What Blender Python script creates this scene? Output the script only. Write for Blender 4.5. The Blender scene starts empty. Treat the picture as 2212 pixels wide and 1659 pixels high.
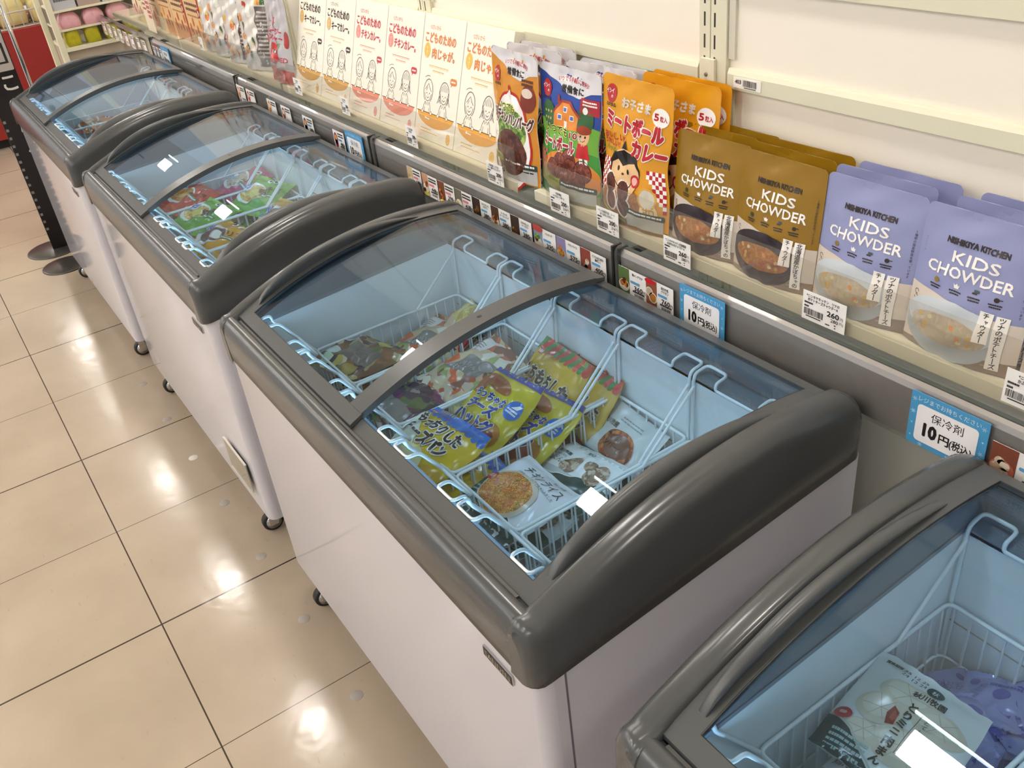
import bpy, bmesh, math, random
from mathutils import Vector, Matrix
PI = math.pi
SC = bpy.context.scene
COL = SC.collection

# ------------------------------------------------------------------ camera, sky, exposure
cam_d = bpy.data.cameras.new('camera'); cam = bpy.data.objects.new('camera', cam_d); COL.objects.link(cam)
cam_d.sensor_width = 36.0
cam_d.lens = 36.0 * 1986.75 / 2212.0
cam_d.clip_start = 0.02
_R = ((0.56343481, 0.81956492, -0.10418522), (0.39717444, -0.379286, -0.83570006), (-0.72442645, 0.4294828, -0.53921318))
cam.matrix_world = Matrix(((_R[0][0], -_R[1][0], -_R[2][0], 0.0), (_R[0][1], -_R[1][1], -_R[2][1], 0.0),
                           (_R[0][2], -_R[1][2], -_R[2][2], 1.65784), (0, 0, 0, 1)))
SC.camera = cam
w = bpy.data.worlds.new('store_world'); SC.world = w; w.use_nodes = True
w.node_tree.nodes['Background'].inputs[0].default_value = (0.80, 0.78, 0.79, 1)
w.node_tree.nodes['Background'].inputs[1].default_value = 0.85
SC.view_settings.view_transform = 'Standard'; SC.view_settings.look = 'None'
SC.view_settings.exposure = 0.06; SC.view_settings.gamma = 1.0; SC.view_settings.use_curve_mapping = False
SC.cycles.max_bounces = 10; SC.cycles.diffuse_bounces = 4; SC.cycles.glossy_bounces = 4
SC.cycles.transparent_max_bounces = 40; SC.cycles.sample_clamp_indirect = 6.0
SC.cycles.caustics_reflective = False; SC.cycles.caustics_refractive = False
LAMP_STRENGTH = 74.0
LAMP_COLOR = (1.0, 0.945, 0.885)
LED_STRENGTH = 21.0
LED_COLOR = (0.50, 0.76, 1.0)

# ------------------------------------------------------------------ materials
def lin(c):
    if isinstance(c, str):
        c = c.lstrip('#'); c = tuple(int(c[i:i + 2], 16) / 255 for i in (0, 2, 4))
    return tuple((x / 12.92 if x <= 0.04045 else ((x + 0.055) / 1.055) ** 2.4) for x in c)
_M = {}
def pm(c, rough=0.5, metal=0.0, spec=0.5, coat=0.0, noise=0.0, nscale=40.0, bump=0.0, bscale=200.0):
    k = (c, rough, metal, spec, coat, noise, nscale, bump, bscale)
    if k in _M: return _M[k]
    m = bpy.data.materials.new('surface_' + (c if isinstance(c, str) else 'mix').lstrip('#')); m.use_nodes = True
    nt = m.node_tree; b = nt.nodes['Principled BSDF']; rgb = lin(c)
    b.inputs['Base Color'].default_value = (*rgb, 1); b.inputs['Roughness'].default_value = rough
    b.inputs['Metallic'].default_value = metal; b.inputs['Specular IOR Level'].default_value = spec
    b.inputs['Coat Weight'].default_value = coat; b.inputs['Coat Roughness'].default_value = 0.12
    if noise or bump:
        tc = nt.nodes.new('ShaderNodeTexCoord'); n = nt.nodes.new('ShaderNodeTexNoise')
        n.inputs['Scale'].default_value = nscale; n.inputs['Detail'].default_value = 3
        nt.links.new(tc.outputs['Object'], n.inputs['Vector'])
        if noise:
            mx = nt.nodes.new('ShaderNodeMix'); mx.data_type = 'RGBA'
            mx.inputs[6].default_value = (*[min(1, x * (1 + noise)) for x in rgb], 1)
            mx.inputs[7].default_value = (*[x * (1 - noise) for x in rgb], 1)
            nt.links.new(n.outputs[0], mx.inputs[0]); nt.links.new(mx.outputs[2], b.inputs['Base Color'])
        if bump:
            n2 = nt.nodes.new('ShaderNodeTexNoise'); n2.inputs['Scale'].default_value = bscale
            nt.links.new(tc.outputs['Object'], n2.inputs['Vector'])
            bp = nt.nodes.new('ShaderNodeBump'); bp.inputs['Strength'].default_value = bump; bp.inputs['Distance'].default_value = 0.002
            nt.links.new(n2.outputs[0], bp.inputs['Height']); nt.links.new(bp.outputs[0], b.inputs['Normal'])
    _M[k] = m; return m
def film(c, gloss=0.26, spec=0.5): return pm(c, rough=gloss, spec=spec)
def clear(name, tint, haze=0.0, hazecol=(1, 1, 1), refl=1.0, rough=0.0):
    """clear sheet: straight see-through, mirror reflection by angle, a little haze"""
    if name in _M: return _M[name]
    m = bpy.data.materials.new(name); m.use_nodes = True; nt = m.node_tree; nt.nodes.clear()
    out = nt.nodes.new('ShaderNodeOutputMaterial'); tr = nt.nodes.new('ShaderNodeBsdfTransparent'); tr.inputs[0].default_value = (*tint, 1)
    gl = nt.nodes.new('ShaderNodeBsdfGlossy'); gl.inputs['Roughness'].default_value = rough; gl.inputs[0].default_value = (1, 1, 1, 1)
    lw = nt.nodes.new('ShaderNodeLayerWeight'); lw.inputs[0].default_value = 0.5
    p = nt.nodes.new('ShaderNodeMath'); p.operation = 'POWER'; p.inputs[1].default_value = 5
    q = nt.nodes.new('ShaderNodeMath'); q.operation = 'MULTIPLY_ADD'; q.inputs[1].default_value = 0.9 * refl; q.inputs[2].default_value = 0.042 * refl
    nt.links.new(lw.outputs['Facing'], p.inputs[0]); nt.links.new(p.outputs[0], q.inputs[0])
    base = tr.outputs[0]
    if haze:
        df = nt.nodes.new('ShaderNodeBsdfDiffuse'); df.inputs[0].default_value = (*hazecol, 1)
        mh = nt.nodes.new('ShaderNodeMixShader'); mh.inputs[0].default_value = haze
        nt.links.new(tr.outputs[0], mh.inputs[1]); nt.links.new(df.outputs[0], mh.inputs[2]); base = mh.outputs[0]
    mx = nt.nodes.new('ShaderNodeMixShader')
    nt.links.new(q.outputs[0], mx.inputs[0]); nt.links.new(base, mx.inputs[1]); nt.links.new(gl.outputs[0], mx.inputs[2])
    nt.links.new(mx.outputs[0], out.inputs[0]); _M[name] = m; return m
def emit(name, c, s):
    if name in _M: return _M[name]
    m = bpy.data.materials.new(name); m.use_nodes = True; nt = m.node_tree; nt.nodes.clear()
    out = nt.nodes.new('ShaderNodeOutputMaterial'); e = nt.nodes.new('ShaderNodeEmission')
    e.inputs[0].default_value = (*c, 1); e.inputs[1].default_value = s; nt.links.new(e.outputs[0], out.inputs[0]); _M[name] = m; return m
def floor_mat():
    m = bpy.data.materials.new('vinyl_floor_tiles'); m.use_nodes = True; nt = m.node_tree; b = nt.nodes['Principled BSDF']; L = nt.links.new
    tc = nt.nodes.new('ShaderNodeTexCoord'); sp = nt.nodes.new('ShaderNodeSeparateXYZ'); L(tc.outputs['Object'], sp.inputs[0])
    def mth(op, a, c2=None, c3=None):
        n = nt.nodes.new('ShaderNodeMath'); n.operation = op
        for i, v in enumerate((a, c2, c3)):
            if v is None: continue
            if hasattr(v, 'links'): L(v, n.inputs[i])
            else: n.inputs[i].default_value = v
        return n.outputs[0]
    def line(coord, off, period, half):
        d = mth('PINGPONG', mth('ADD', coord, -off), period / 2)
        return mth('LESS_THAN', d, half)
    thick = line(sp.outputs[0], -1.9285, 0.9006, 0.0026); thin = line(sp.outputs[0], -1.4782, 0.9006, 0.0011)
    ly = line(sp.outputs[1], 0.0425, 0.4503, 0.0018)
    allm = mth('MAXIMUM', mth('MAXIMUM', thick, thin), ly)
    n1 = nt.nodes.new('ShaderNodeTexNoise'); n1.inputs['Scale'].default_value = 3.2; n1.inputs['Detail'].default_value = 6; L(tc.outputs['Object'], n1.inputs['Vector'])
    r1 = nt.nodes.new('ShaderNodeValToRGB'); r1.color_ramp.elements[0].position = 0.3; r1.color_ramp.elements[1].position = 0.7
    r1.color_ramp.elements[0].color = (*lin('#a29482'), 1); r1.color_ramp.elements[1].color = (*lin('#afa18f'), 1); L(n1.outputs[0], r1.inputs[0])
    mp = nt.nodes.new('ShaderNodeMapping'); mp.inputs['Scale'].default_value = (30, 95, 30); L(tc.outputs['Object'], mp.inputs[0])
    n2 = nt.nodes.new('ShaderNodeTexNoise'); n2.inputs['Scale'].default_value = 1.0; n2.inputs['Detail'].default_value = 1; L(mp.outputs[0], n2.inputs['Vector'])
    fl = mth('GREATER_THAN', n2.outputs[0], 0.745)
    mx0 = nt.nodes.new('ShaderNodeMix'); mx0.data_type = 'RGBA'; L(mth('MULTIPLY', fl, 0.28), mx0.inputs[0]); L(r1.outputs[0], mx0.inputs[6]); mx0.inputs[7].default_value = (*lin('#94826d'), 1)
    mx = nt.nodes.new('ShaderNodeMix'); mx.data_type = 'RGBA'; L(allm, mx.inputs[0]); L(mx0.outputs[2], mx.inputs[6]); mx.inputs[7].default_value = (*lin('#3a3028'), 1)
    L(mx.outputs[2], b.inputs['Base Color'])
    n3 = nt.nodes.new('ShaderNodeTexNoise'); n3.inputs['Scale'].default_value = 14; n3.inputs['Detail'].default_value = 3; L(tc.outputs['Object'], n3.inputs['Vector'])
    L(mth('MULTIPLY_ADD', n3.outputs[0], 0.16, 0.07), b.inputs['Roughness'])
    bp = nt.nodes.new('ShaderNodeBump'); bp.inputs['Strength'].default_value = 0.10; bp.inputs['Distance'].default_value = 0.004
    n4 = nt.nodes.new('ShaderNodeTexNoise'); n4.inputs['Scale'].default_value = 22; L(tc.outputs['Object'], n4.inputs['Vector'])
    L(n4.outputs[0], bp.inputs['Height']); L(bp.outputs[0], b.inputs['Normal'])
    return m
GREY = pm('#46494a', rough=0.22, spec=0.5, noise=0.05, nscale=25)
GREY_LID = pm('#4a4d4e', rough=0.32, noise=0.05, nscale=25)
GREY_IN = pm('#717b82', rough=0.45)
CAB = pm('#c8c7ce', rough=0.08, spec=0.5, noise=0.01, nscale=6)
LINER = pm('#e8eeee', rough=0.5, noise=0.05, nscale=18)
WIRE = pm('#e9efef', rough=0.45)
BLACK = pm('#141414', rough=0.4)
CHROME = pm('#c8c8c8', rough=0.15, metal=1.0)
RUBBER = pm('#1c1a19', rough=0.6)
CREAM = pm('#dfdcc3', rough=0.42, noise=0.015, nscale=9)
PANEL = pm('#f5eedf', rough=0.55, noise=0.012, nscale=5)
GLASS = clear('tinted_lid_glass', (0.76, 0.855, 0.93), refl=0.7)
ACRYL = clear('clear_acrylic', (0.975, 0.965, 0.945), haze=0.05, hazecol=(0.8, 0.72, 0.62))
RAILPLAS = clear('clear_rail_cover', (0.97, 0.97, 0.97), refl=1.0, rough=0.06)
STEEL = pm('#a6a29d', rough=0.32, metal=0.45, noise=0.08, nscale=60)
STEEL_TOP = pm('#454b48', rough=0.45)
WHITE = pm('#f3f1ec', rough=0.5)
INK = pm('#1d1a1a', rough=0.5)

# ------------------------------------------------------------------ mesh building
class MB:
    def __init__(s, off=(0, 0, 0)): s.v = []; s.f = []; s.mi = []; s.sm = []; s.mats = []; s.off = off
    def m(s, mat):
        if mat not in s.mats: s.mats.append(mat)
        return s.mats.index(mat)
    def add(s, vs, fs, mat, smooth=False):
        o = len(s.v); ox, oy, oz = s.off; i = s.m(mat)
        s.v.extend((x - ox, y - oy, z - oz) for x, y, z in vs)
        for f in fs: s.f.append(tuple(a + o for a in f)); s.mi.append(i); s.sm.append(smooth)
        return s
    def box(s, x0, x1, y0, y1, z0, z1, mat):
        return s.add([(x0, y0, z0), (x1, y0, z0), (x1, y1, z0), (x0, y1, z0), (x0, y0, z1), (x1, y0, z1), (x1, y1, z1), (x0, y1, z1)],
                     [(3, 2, 1, 0), (4, 5, 6, 7), (0, 1, 5, 4), (1, 2, 6, 5), (2, 3, 7, 6), (3, 0, 4, 7)], mat)
    def prism(s, prof, axis, lo, hi, mat, smooth=False):
        n = len(prof)
        P = {'x': lambda a, b, t: (t, a, b), 'y': lambda a, b, t: (a, t, b), 'z': lambda a, b, t: (a, b, t)}[axis]
        vs = [P(a, b, lo) for a, b in prof] + [P(a, b, hi) for a, b in prof]
        s.add(vs, [(i, (i + 1) % n, n + (i + 1) % n, n + i) for i in range(n)], mat, smooth)
        return s.add(vs, [tuple(range(n - 1, -1, -1)), tuple(range(n, 2 * n))], mat)
    def tube(s, pts, r, mat, n=6, closed=False, rad=0.0):
        pts = [Vector(p) for p in pts]
        if rad:
            q = []; N = len(pts)
            for i, p in enumerate(pts):
                if not closed and i in (0, N - 1): q.append(p); continue
                a = (pts[i - 1] - p); b = (pts[(i + 1) % N] - p); d = min(rad, a.length * 0.45, b.length * 0.45)
                pa = p + a.normalized() * d; pb = p + b.normalized() * d
                for t in (0, 0.33, 0.67, 1): q.append((1 - t) ** 2 * pa + 2 * t * (1 - t) * p + t * t * pb)
            pts = q
        N = len(pts); vs = []; fs = []; ref = None
        for i, p in enumerate(pts):
            if closed: d = (pts[(i + 1) % N] - pts[i - 1])
            else: d = pts[min(i + 1, N - 1)] - pts[max(i - 1, 0)]
            d = d.normalized() if d.length > 1e-9 else Vector((0, 0, 1))
            if ref is None: ref = d.orthogonal().normalized()
            else:
                ref = ref - d * ref.dot(d)
                ref = ref.normalized() if ref.length > 1e-6 else d.orthogonal().normalized()
            b = d.cross(ref)
            for k in range(n):
                a = 2 * PI * k / n; vs.append(tuple(p + (ref * math.cos(a) + b * math.sin(a)) * r))
        for i in range(N if closed else N - 1):
            j = (i + 1) % N
            for k in range(n): fs.append((i * n + k, i * n + (k + 1) % n, j * n + (k + 1) % n, j * n + k))
        s.add(vs, fs, mat, True)
        if not closed: s.add(vs[:n] + vs[-n:], [tuple(range(n - 1, -1, -1)), tuple(range(n, 2 * n))], mat)
        return s
    def lathe(s, prof, c, mat, n=32, axis='z'):
        vs = []; fs = []; m_ = len(prof)
        for k in range(n):
            a = 2 * PI * k / n
            for r, h in prof:
                x, y = r * math.cos(a), r * math.sin(a)
                vs.append({'z': (c[0] + x, c[1] + y, c[2] + h), 'x': (c[0] + h, c[1] + x, c[2] + y), 'y': (c[0] + x, c[1] + h, c[2] + y)}[axis])
        for k in range(n):
            for i in range(m_ - 1): fs.append((k * m_ + i, ((k + 1) % n) * m_ + i, ((k + 1) % n) * m_ + i + 1, k * m_ + i + 1))
        return s.add(vs, fs, mat, True)
    def grid(s, P, mat, smooth=True, closed_u=False):
        nu = len(P); nv = len(P[0]); vs = [p for row in P for p in row]; fs = []
        for i in range(nu if closed_u else nu - 1):
            j = (i + 1) % nu
            for k in range(nv - 1): fs.append((i * nv + k, j * nv + k, j * nv + k + 1, i * nv + k + 1))
        return s.add(vs, fs, mat, smooth)
    def mesh(s, name):
        me = bpy.data.meshes.new(name); me.from_pydata(s.v, [], s.f)
        for m_ in s.mats: me.materials.append(m_)
        me.polygons.foreach_set('material_index', s.mi); me.polygons.foreach_set('use_smooth', s.sm); me.update(); return me
    def build(s, name, parent=None, loc=None, bevel=0.0, seg=2):
        o = bpy.data.objects.new(name, s.mesh(name)); COL.objects.link(o)
        if parent: o.parent = parent
        if loc: o.location = loc
        if bevel:
            b = o.modifiers.new('soft_edge', 'BEVEL'); b.width = bevel; b.segments = seg; b.limit_method = 'ANGLE'; b.angle_limit = 0.6
            b.harden_normals = False
        return o
def tag(o, label, cat, group=None):
    o['label'] = label; o['category'] = cat
    if group: o['group'] = group
    return o
def thing(name, label, cat, loc=(0, 0, 0), group=None, rot=None):
    o = bpy.data.objects.new(name, None); COL.objects.link(o); o.location = loc; o.empty_display_size = 0.05
    if rot: o.rotation_euler = rot
    return tag(o, label, cat, group)
def struct(o): o['kind'] = 'structure'; return o
KIDS = {}
def relink(root, src_children):
    pass
def copy_tree(o, parent=None):
    c = o.copy(); COL.objects.link(c)
    if parent: c.parent = parent
    for ch in TREE.get(o.name, ()): copy_tree(ch, c)
    return c
TREE = {}
def reg():
    TREE.clear()
    for o in COL.objects:
        if o.parent: TREE.setdefault(o.parent.name, []).append(o)
def slab_x(x0, x1, y0, y1, z0, z1): return MB().box(x0, x1, y0, y1, z0, z1, WHITE)

# ------------------------------------------------------------------ the room
b = MB(); b.box(-13, 3.5, -4.5, 1.23, -0.02, 0, floor_mat()); struct(b.build('floor'))
b = MB(); b.box(-13, 3.5, -4.5, 1.23, 2.86, 2.9, pm('#e9e2d6', rough=0.8, noise=0.02)); struct(b.build('ceiling'))
b = MB(); b.box(-5.75, 2.2, 1.199, 1.23, 0, 2.86, PANEL); struct(b.build('wall_back'))

b = MB(); b.box(2.2, 2.25, -4.5, 1.23, 0, 2.86, pm('#6f7378', rough=0.7, noise=0.03)); struct(b.build('light_block_right'))  # unseen wall, added to cut the world light coming from the right

def ceiling_lamp(x, y, first=[None]):
    lab = 'small square recessed ceiling lamp in the rows above the freezer aisle'
    if first[0]:
        c = copy_tree(first[0]); c.location = (x, y, 2.86); return c
    t = thing('ceiling_lamp', lab, 'lamp', (x, y, 2.86), 'square ceiling lamps')
    h = MB(); h.box(-.125, .125, -.145, .145, -.012, 0.0, pm('#f2f0ea', rough=0.5)); h.build('housing', t, bevel=.003)
    d = MB(); d.box(-.095, .095, -.115, .115, -.020, -.0122, emit('lamp_diffuser', LAMP_COLOR, LAMP_STRENGTH)); d.build('diffuser', t)
    s = MB(); s.box(-.14, .14, .215, .255, -.015, 0, pm('#f2f0ea', rough=0.5)); s.build('slot_housing', t)
    s = MB(); s.box(-.13, .13, .228, .242, -.018, -.0152, emit('slot_diffuser', LAMP_COLOR, LAMP_STRENGTH * .5)); s.build('slot_diffuser', t)
    reg(); first[0] = t; return t
for k in range(-1, 7):
    for y in (0.69, -1.35, -2.3, -3.3, -4.2): ceiling_lamp(-0.79 - 1.52 * k, y)  # third and last rows are unseen, added for more frontal light on the wall

# ------------------------------------------------------------------ freezers
RA = 0.89
def zl(y): return 0.878 - (RA - math.sqrt(RA * RA - (y - 0.80) ** 2))
HW = 0.5775
def ys(a, b_, n): return [a + (b_ - a) * i / n for i in range(n + 1)]
def arc_slab(mb, x0, x1, y0, y1, zt, zb, mat, n=24):
    Y = ys(y0, y1, n)
    top = [[(x, y, zl(y) + zt) for y in Y] for x in (x0, x1)]; bot = [[(x, y, zl(y) + zb) for y in Y] for x in (x1, x0)]
    mb.grid(top, mat); mb.grid(bot, mat)
    mb.grid([[(x0, y, zl(y) + z) for y in Y] for z in (zb, zt)], mat, False); mb.grid([[(x1, y, zl(y) + z) for y in Y] for z in (zt, zb)], mat, False)
    for y, o in ((y0, 1), (y1, -1)):
        q = [(x0, y, zl(y) + zb), (x1, y, zl(y) + zb), (x1, y, zl(y) + zt), (x0, y, zl(y) + zt)][::o]; mb.add(q, [(0, 1, 2, 3)], mat)
OFF = (0, 0.68, 0)
def side_cap(mb, sgn):
    rows = []
    Y = [.3707, .3722, .375, .380, .388, .398, .41] + ys(.42, .975, 26) + [.983, .989, .9915]
    for y in Y:
        t = max(0.0, min(1.0, (.3712 + .023 - y) / .023)); ins = .023 * (1 - math.sqrt(max(0, 1 - t * t)))
        t2 = max(0.0, min(1.0, (.3712 + .018 - y) / .018)); dz = .020 * (1 - math.sqrt(max(0, 1 - t2 * t2)))
        t3 = max(0.0, min(1.0, (y - .972) / .02)); ins2 = .02 * (1 - math.sqrt(max(0, 1 - t3 * t3)))
        e = max(ins, ins2); zt = max(zl(max(y, .398)) + .017 + .0028 * max(0, min(1, 1 - (y - .40) / .06)) - dz - ins2 * .8 - 9 * max(0, y - .945) ** 2, .74); zb = .703 + (y - .40) * .098
        xo = HW - e; xi = HW - .0475
        rise = min(1, max(0, (y - .40) / .05)); base = zt - .002 - .014 * rise
        X = lambda d: max(xo - d, xi + .012)
        sec = [(xi, base - .02), (xi, base), (xi + .0015, zt - .004), (xi + .005, zt - .0008), (xi + .010, zt)]
        for k in range(7):
            a = (PI / 2) * k / 6; sec.append((max(xo - .028 + .028 * math.sin(a), xi + .011), zt - .036 * (1 - math.cos(a))))
        sec += [(xo + .0, (zt - .036) * .5 + zb * .5), (xo - .0005, zb + .004), (xo - .005, zb), (xo - .03, zb)]
        rows.append([(sgn * x, y, z) for x, z in sec])
    if sgn < 0: rows = rows[::-1]
    mb.grid(rows[::-1] if False else rows, GREY)
    for r in (rows[0], rows[-1]): mb.add(r, [tuple(range(len(r)))], GREY)
def make_lid(parent, side):
    name = 'sliding_lid'; x0, x1 = (-.5305, .0025) if side < 0 else (-.045, .5305); zo = .0095 if side < 0 else .0
    lid = MB(OFF)
    arc_slab(lid, x0, x1, .4125, .4365, zo, zo - .008, GREY_LID, 4)
    arc_slab(lid, x0, x1, .946, .966, zo, zo - .008, GREY_LID, 3)
    if side < 0:
        arc_slab(lid, x0, x0 + .033, .4365, .946, zo, zo - .008, GREY_LID); arc_slab(lid, x1 - .043, x1, .4365, .946, zo + .0015, zo - .012, GREY_LID)
    else:
        arc_slab(lid, x0, x0 + .033, .4365, .946, zo, zo - .008, GREY_LID); arc_slab(lid, x1 - .033, x1, .4365, .946, zo, zo - .008, GREY_LID)
    f = lid.build(name, parent)
    g = MB(OFF); arc_slab(g, x0 + .034, x1 - (.044 if side < 0 else .034), .437, .9455, zo - .002, zo - .0055, GLASS, 28); g.build('glass_pane', f)
    gk = MB(OFF); bl = pm('#1b1c1d', rough=0.5)
    xa, xb = x0 + .0325, x1 - (.0435 if side < 0 else .0335)
    for X in (xa, xb): gk.tube([(X, y, zl(y) + zo - .0015) for y in ys(.437, .945, 24)], .0017, bl, 5)
    gk.tube([(xa, .437, zl(.437) + zo - .0015), (xb, .437, zl(.437) + zo - .0015)], .0014, bl, 5)
    gk.build('gasket', f)
    if side < 0:
        sc = MB(OFF); sc.add([(-.0215 + .0032 * math.cos(k * PI / 6), .70 + .0055 * math.sin(k * PI / 6), zl(.70) + zo + .0019) for k in range(12)], [tuple(range(12))], BLACK); sc.build('screw_hole', f)
    h = MB(OFF); rows = []
    xc = x0 + .019 if side < 0 else x1 - .019; s2 = -1 if side < 0 else 1
    for i in range(33):
        t = i / 32; y = .452 + .40 * t; hh = .030 * (math.sin(PI * min(1, t ** .62)) ** .8 if 0 < t < 1 else 0) + .0006
        ww = .0115 * (0.55 + .45 * (math.sin(PI * t) ** .5 if 0 < t < 1 else 0)); z = zl(y) + zo - .001; rows.append([])
        for (a, c) in ((s2 * 1.15, 0), (s2 * 1.1, .35), (s2 * .85, .75), (s2 * .3, .97), (-s2 * .35, 1.0), (-s2 * .75, .88), (-s2 * .8, .6), (-s2 * .45, .3), (-s2 * .3, 0)):
            rows[-1].append((xc + a * ww, y, z + c * hh))
    h.grid(rows, GREY_LID); h.build('grip', f)
def make_freezer(xc, label):
    t = thing('chest_freezer', label, 'freezer', (xc, .68, 0), 'chest freezers in the row')
    # cabinet shell with rounded front corners
    c = MB(OFF); r = .024; pr = []
    for k in range(7):
        a = PI + (PI / 2) * k / 6; pr.append((-HW + .004 + r + r * math.cos(a), .380 + r + r * math.sin(a)))
    for k in range(7):
        a = 1.5 * PI + (PI / 2) * k / 6; pr.append((HW - .004 - r + r * math.cos(a), .380 + r + r * math.sin(a)))
    pr += [(HW - .004, .985), (-HW + .004, .985)]
    n = len(pr); vs = [(x, y, .10) for x, y in pr] + [(x, y, .735 + (y - .4) * .06) for x, y in pr]
    c.add(vs, [(i, (i + 1) % n, n + (i + 1) % n, n + i) for i in range(n - 3)], CAB, True)
    c.add(vs, [(i, (i + 1) % n, n + (i + 1) % n, n + i) for i in range(n - 3, n)] + [tuple(range(n - 1, -1, -1))], CAB)
    # seams of the side panels just behind the rounded corners
    for s in (-1, 1): c.box(s * (HW - .004) - .0006, s * (HW - .004) + .0006, .4205, .4235, .105, .71, pm('#6d6670', rough=.6))
    c.build('cabinet', t)
    # liner
    l = MB(OFF); LX = .5125
    T = lambda x, y: .802 if y > .9 else .772
    for (p, q) in (((-LX, .457), (-LX, .916)), ((-LX, .916), (LX, .916)), ((LX, .916), (LX, .457)), ((LX, .457), (-LX, .457))):
        l.add([(p[0], p[1], .2), (q[0], q[1], .2), (q[0], q[1], T(*q)), (p[0], p[1], T(*p))], [(0, 1, 2, 3)], LINER)
    l.add([(-LX, .457, .2), (LX, .457, .2), (LX, .916, .2), (-LX, .916, .2)], [(0, 1, 2, 3)], LINER)
    l.box(-LX, LX, .9150, .9158, .640, .6425, pm('#b3a898', rough=.6))
    RL = pm('#a8332c', rough=.5); l.box(-.030, .060, .9150, .9158, .7035, .706, RL)
    for s in (-1, 1): l.add([(.015 + s * .050, .9149, .7048), (.015 + s * .040, .9149, .712), (.015 + s * .040, .9149, .698)][::s], [(0, 1, 2)], RL)
    l.build('liner', t)
    # inner grey collar and ledges
    k = MB(OFF)
    for s in (-1, 1):
        Y = ys(.43, .958, 16)
        P = [[(s * .5128, y, .772 + (y - .43) * .062) for y in Y], [(s * .5128, y, zl(y) - .022) for y in Y], [(s * .530, y, zl(y) - .018) for y in Y]]
        k.grid(P if s > 0 else P[::-1], GREY_IN, False)
        Pu = [[(s * .5118, y, .768 + (y - .43) * .062) for y in Y], [(s * .5118, y, .776 + (y - .43) * .062) for y in Y]]
        k.grid(Pu if s > 0 else Pu[::-1], pm('#7b8a92', rough=.5), False)
    k.box(-.53, .53, .916, .960, .797, .805, GREY_IN); k.box(-.53, .53, .957, .962, .805, .852, GREY_IN)
    k.box(-.53, .53, .428, .457, .765, .772, GREY_IN); k.box(-.53, .53, .424, .430, .765, .782, GREY_IN)
    k.build('collar', t)
    # rim
    m = MB(OFF)
    prof = [(.413, .701), (.392, .701), (.376, .703), (.3715, .711), (.3712, .740), (.3712, .768), (.3735, .783), (.379, .794), (.388, .800), (.397, .801), (.4035, .799), (.405, .789), (.4115, .789), (.413, .782)]
    m.prism(prof, 'x', -HW + .036, HW - .036, GREY, True)
    m.prism([(.9665, .745), (.9665, .859), (.973, .856), (.980, .848), (.986, .836), (.990, .822), (.9915, .805), (.9915, .745)], 'x', -HW + .046, HW - .046, GREY, True)
    side_cap(m, 1); side_cap(m, -1)
    m.build('rim', t)
    tr = MB(OFF); tr.box(-.52, .50, .4055, .4112, .788, .793, pm('#4b4b49', rough=.4)); tr.build('slide_track', t)
    make_lid(t, 1); make_lid(t, -1)
    ls = MB(OFF); ls.box(-.49, .49, .4305, .4365, .7735, .7815, emit('freezer_led', LED_COLOR, LED_STRENGTH)); ls.build('light_strip', t)
    # badge
    bd = MB(OFF); bd.box(.4395, .5115, .3765, .380, .654, .6725, CHROME); bd.box(.4408, .5102, .3760, .3766, .6555, .671, BLACK)
    text_flat(bd, 'SANDEN', lambda u, v: (.4755 + u, .3757, .6632 + v), .0115, CHROME, bold=.02)
    g = bd.build('badge', t)
    for sx in (-1, 1):
        for y in (.405, .92):
            w_ = MB(OFF); x = sx * .475
            w_.lathe([(.0, -.011), (.025, -.011), (.030, -.008), (.030, .008), (.025, .011), (0, .011)], (x, y, .030), RUBBER, 20, 'x')
            w_.lathe([(.0, -.0125), (.022, -.0118), (.022, .0118), (0, .0125)], (x, y, .030), CHROME, 14, 'x')
            cst = MB(OFF); cst.box(x - .016, x - .0135, y - .012, y + .012, .022, .098, CHROME); cst.box(x + .0135, x + .016, y - .012, y + .012, .022, .098, CHROME)
            cst.box(x - .018, x + .018, y - .018, y + .018, .0945, .101, CHROME)
            co = cst.build('caster', t); w_.build('wheel', co)
    return t

# ------------------------------------------------------------------ lettering
_T = {}
def glyphs(s, bold=0.0, sp=1.0):
    k = (s, bold, sp)
    if k not in _T:
        c = bpy.data.curves.new('t', 'FONT'); c.body = s; c.size = 1; c.offset = bold; c.resolution_u = 2; c.space_character = sp
        o = bpy.data.objects.new('t', c); me = o.to_mesh()
        vs = [(v.co.x, v.co.y) for v in me.vertices]; fs = [tuple(p.vertices) for p in me.polygons]
        o.to_mesh_clear(); bpy.data.objects.remove(o); bpy.data.curves.remove(c)
        if not vs: vs = [(0, 0)]; fs = []
        x0 = min(a for a, _ in vs); x1 = max(a for a, _ in vs); y0 = min(a for _, a in vs); y1 = max(a for _, a in vs)
        vs = [(a - (x0 + x1) / 2, b_ - (y0 + y1) / 2) for a, b_ in vs]
        _T[k] = (vs, fs, x1 - x0, y1 - y0)
    return _T[k]
def text_flat(mb, s, fn, h, mat, bold=0.0, w=None):
    vs, fs, W_, H_ = glyphs(s, 0.0); sx = (w / W_) if w else h / .72
    mb.add([fn(a * sx, b_ * h / .72) for a, b_ in vs], fs, mat)
fz = []
LABS = ['farthest of the four grey and white chest freezers, beside the black sign stand', 'grey and white chest freezer full of green, pink and orange bags, second from far end',
        'grey and white chest freezer in the middle with yellow snack bags and a rice bag', 'nearest grey and white chest freezer, holding meat bun bag and blue ice packs']
f0 = make_freezer(-1.2425, LABS[2]); reg()
for x, l in ((-3.8675, LABS[0]), (-2.5575, LABS[1]), (.0575, LABS[3])):
    c = copy_tree(f0); c.location.x = x; c.location.y += .006 if x == -2.5575 else 0; c['label'] = l; fz.append(c)
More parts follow.
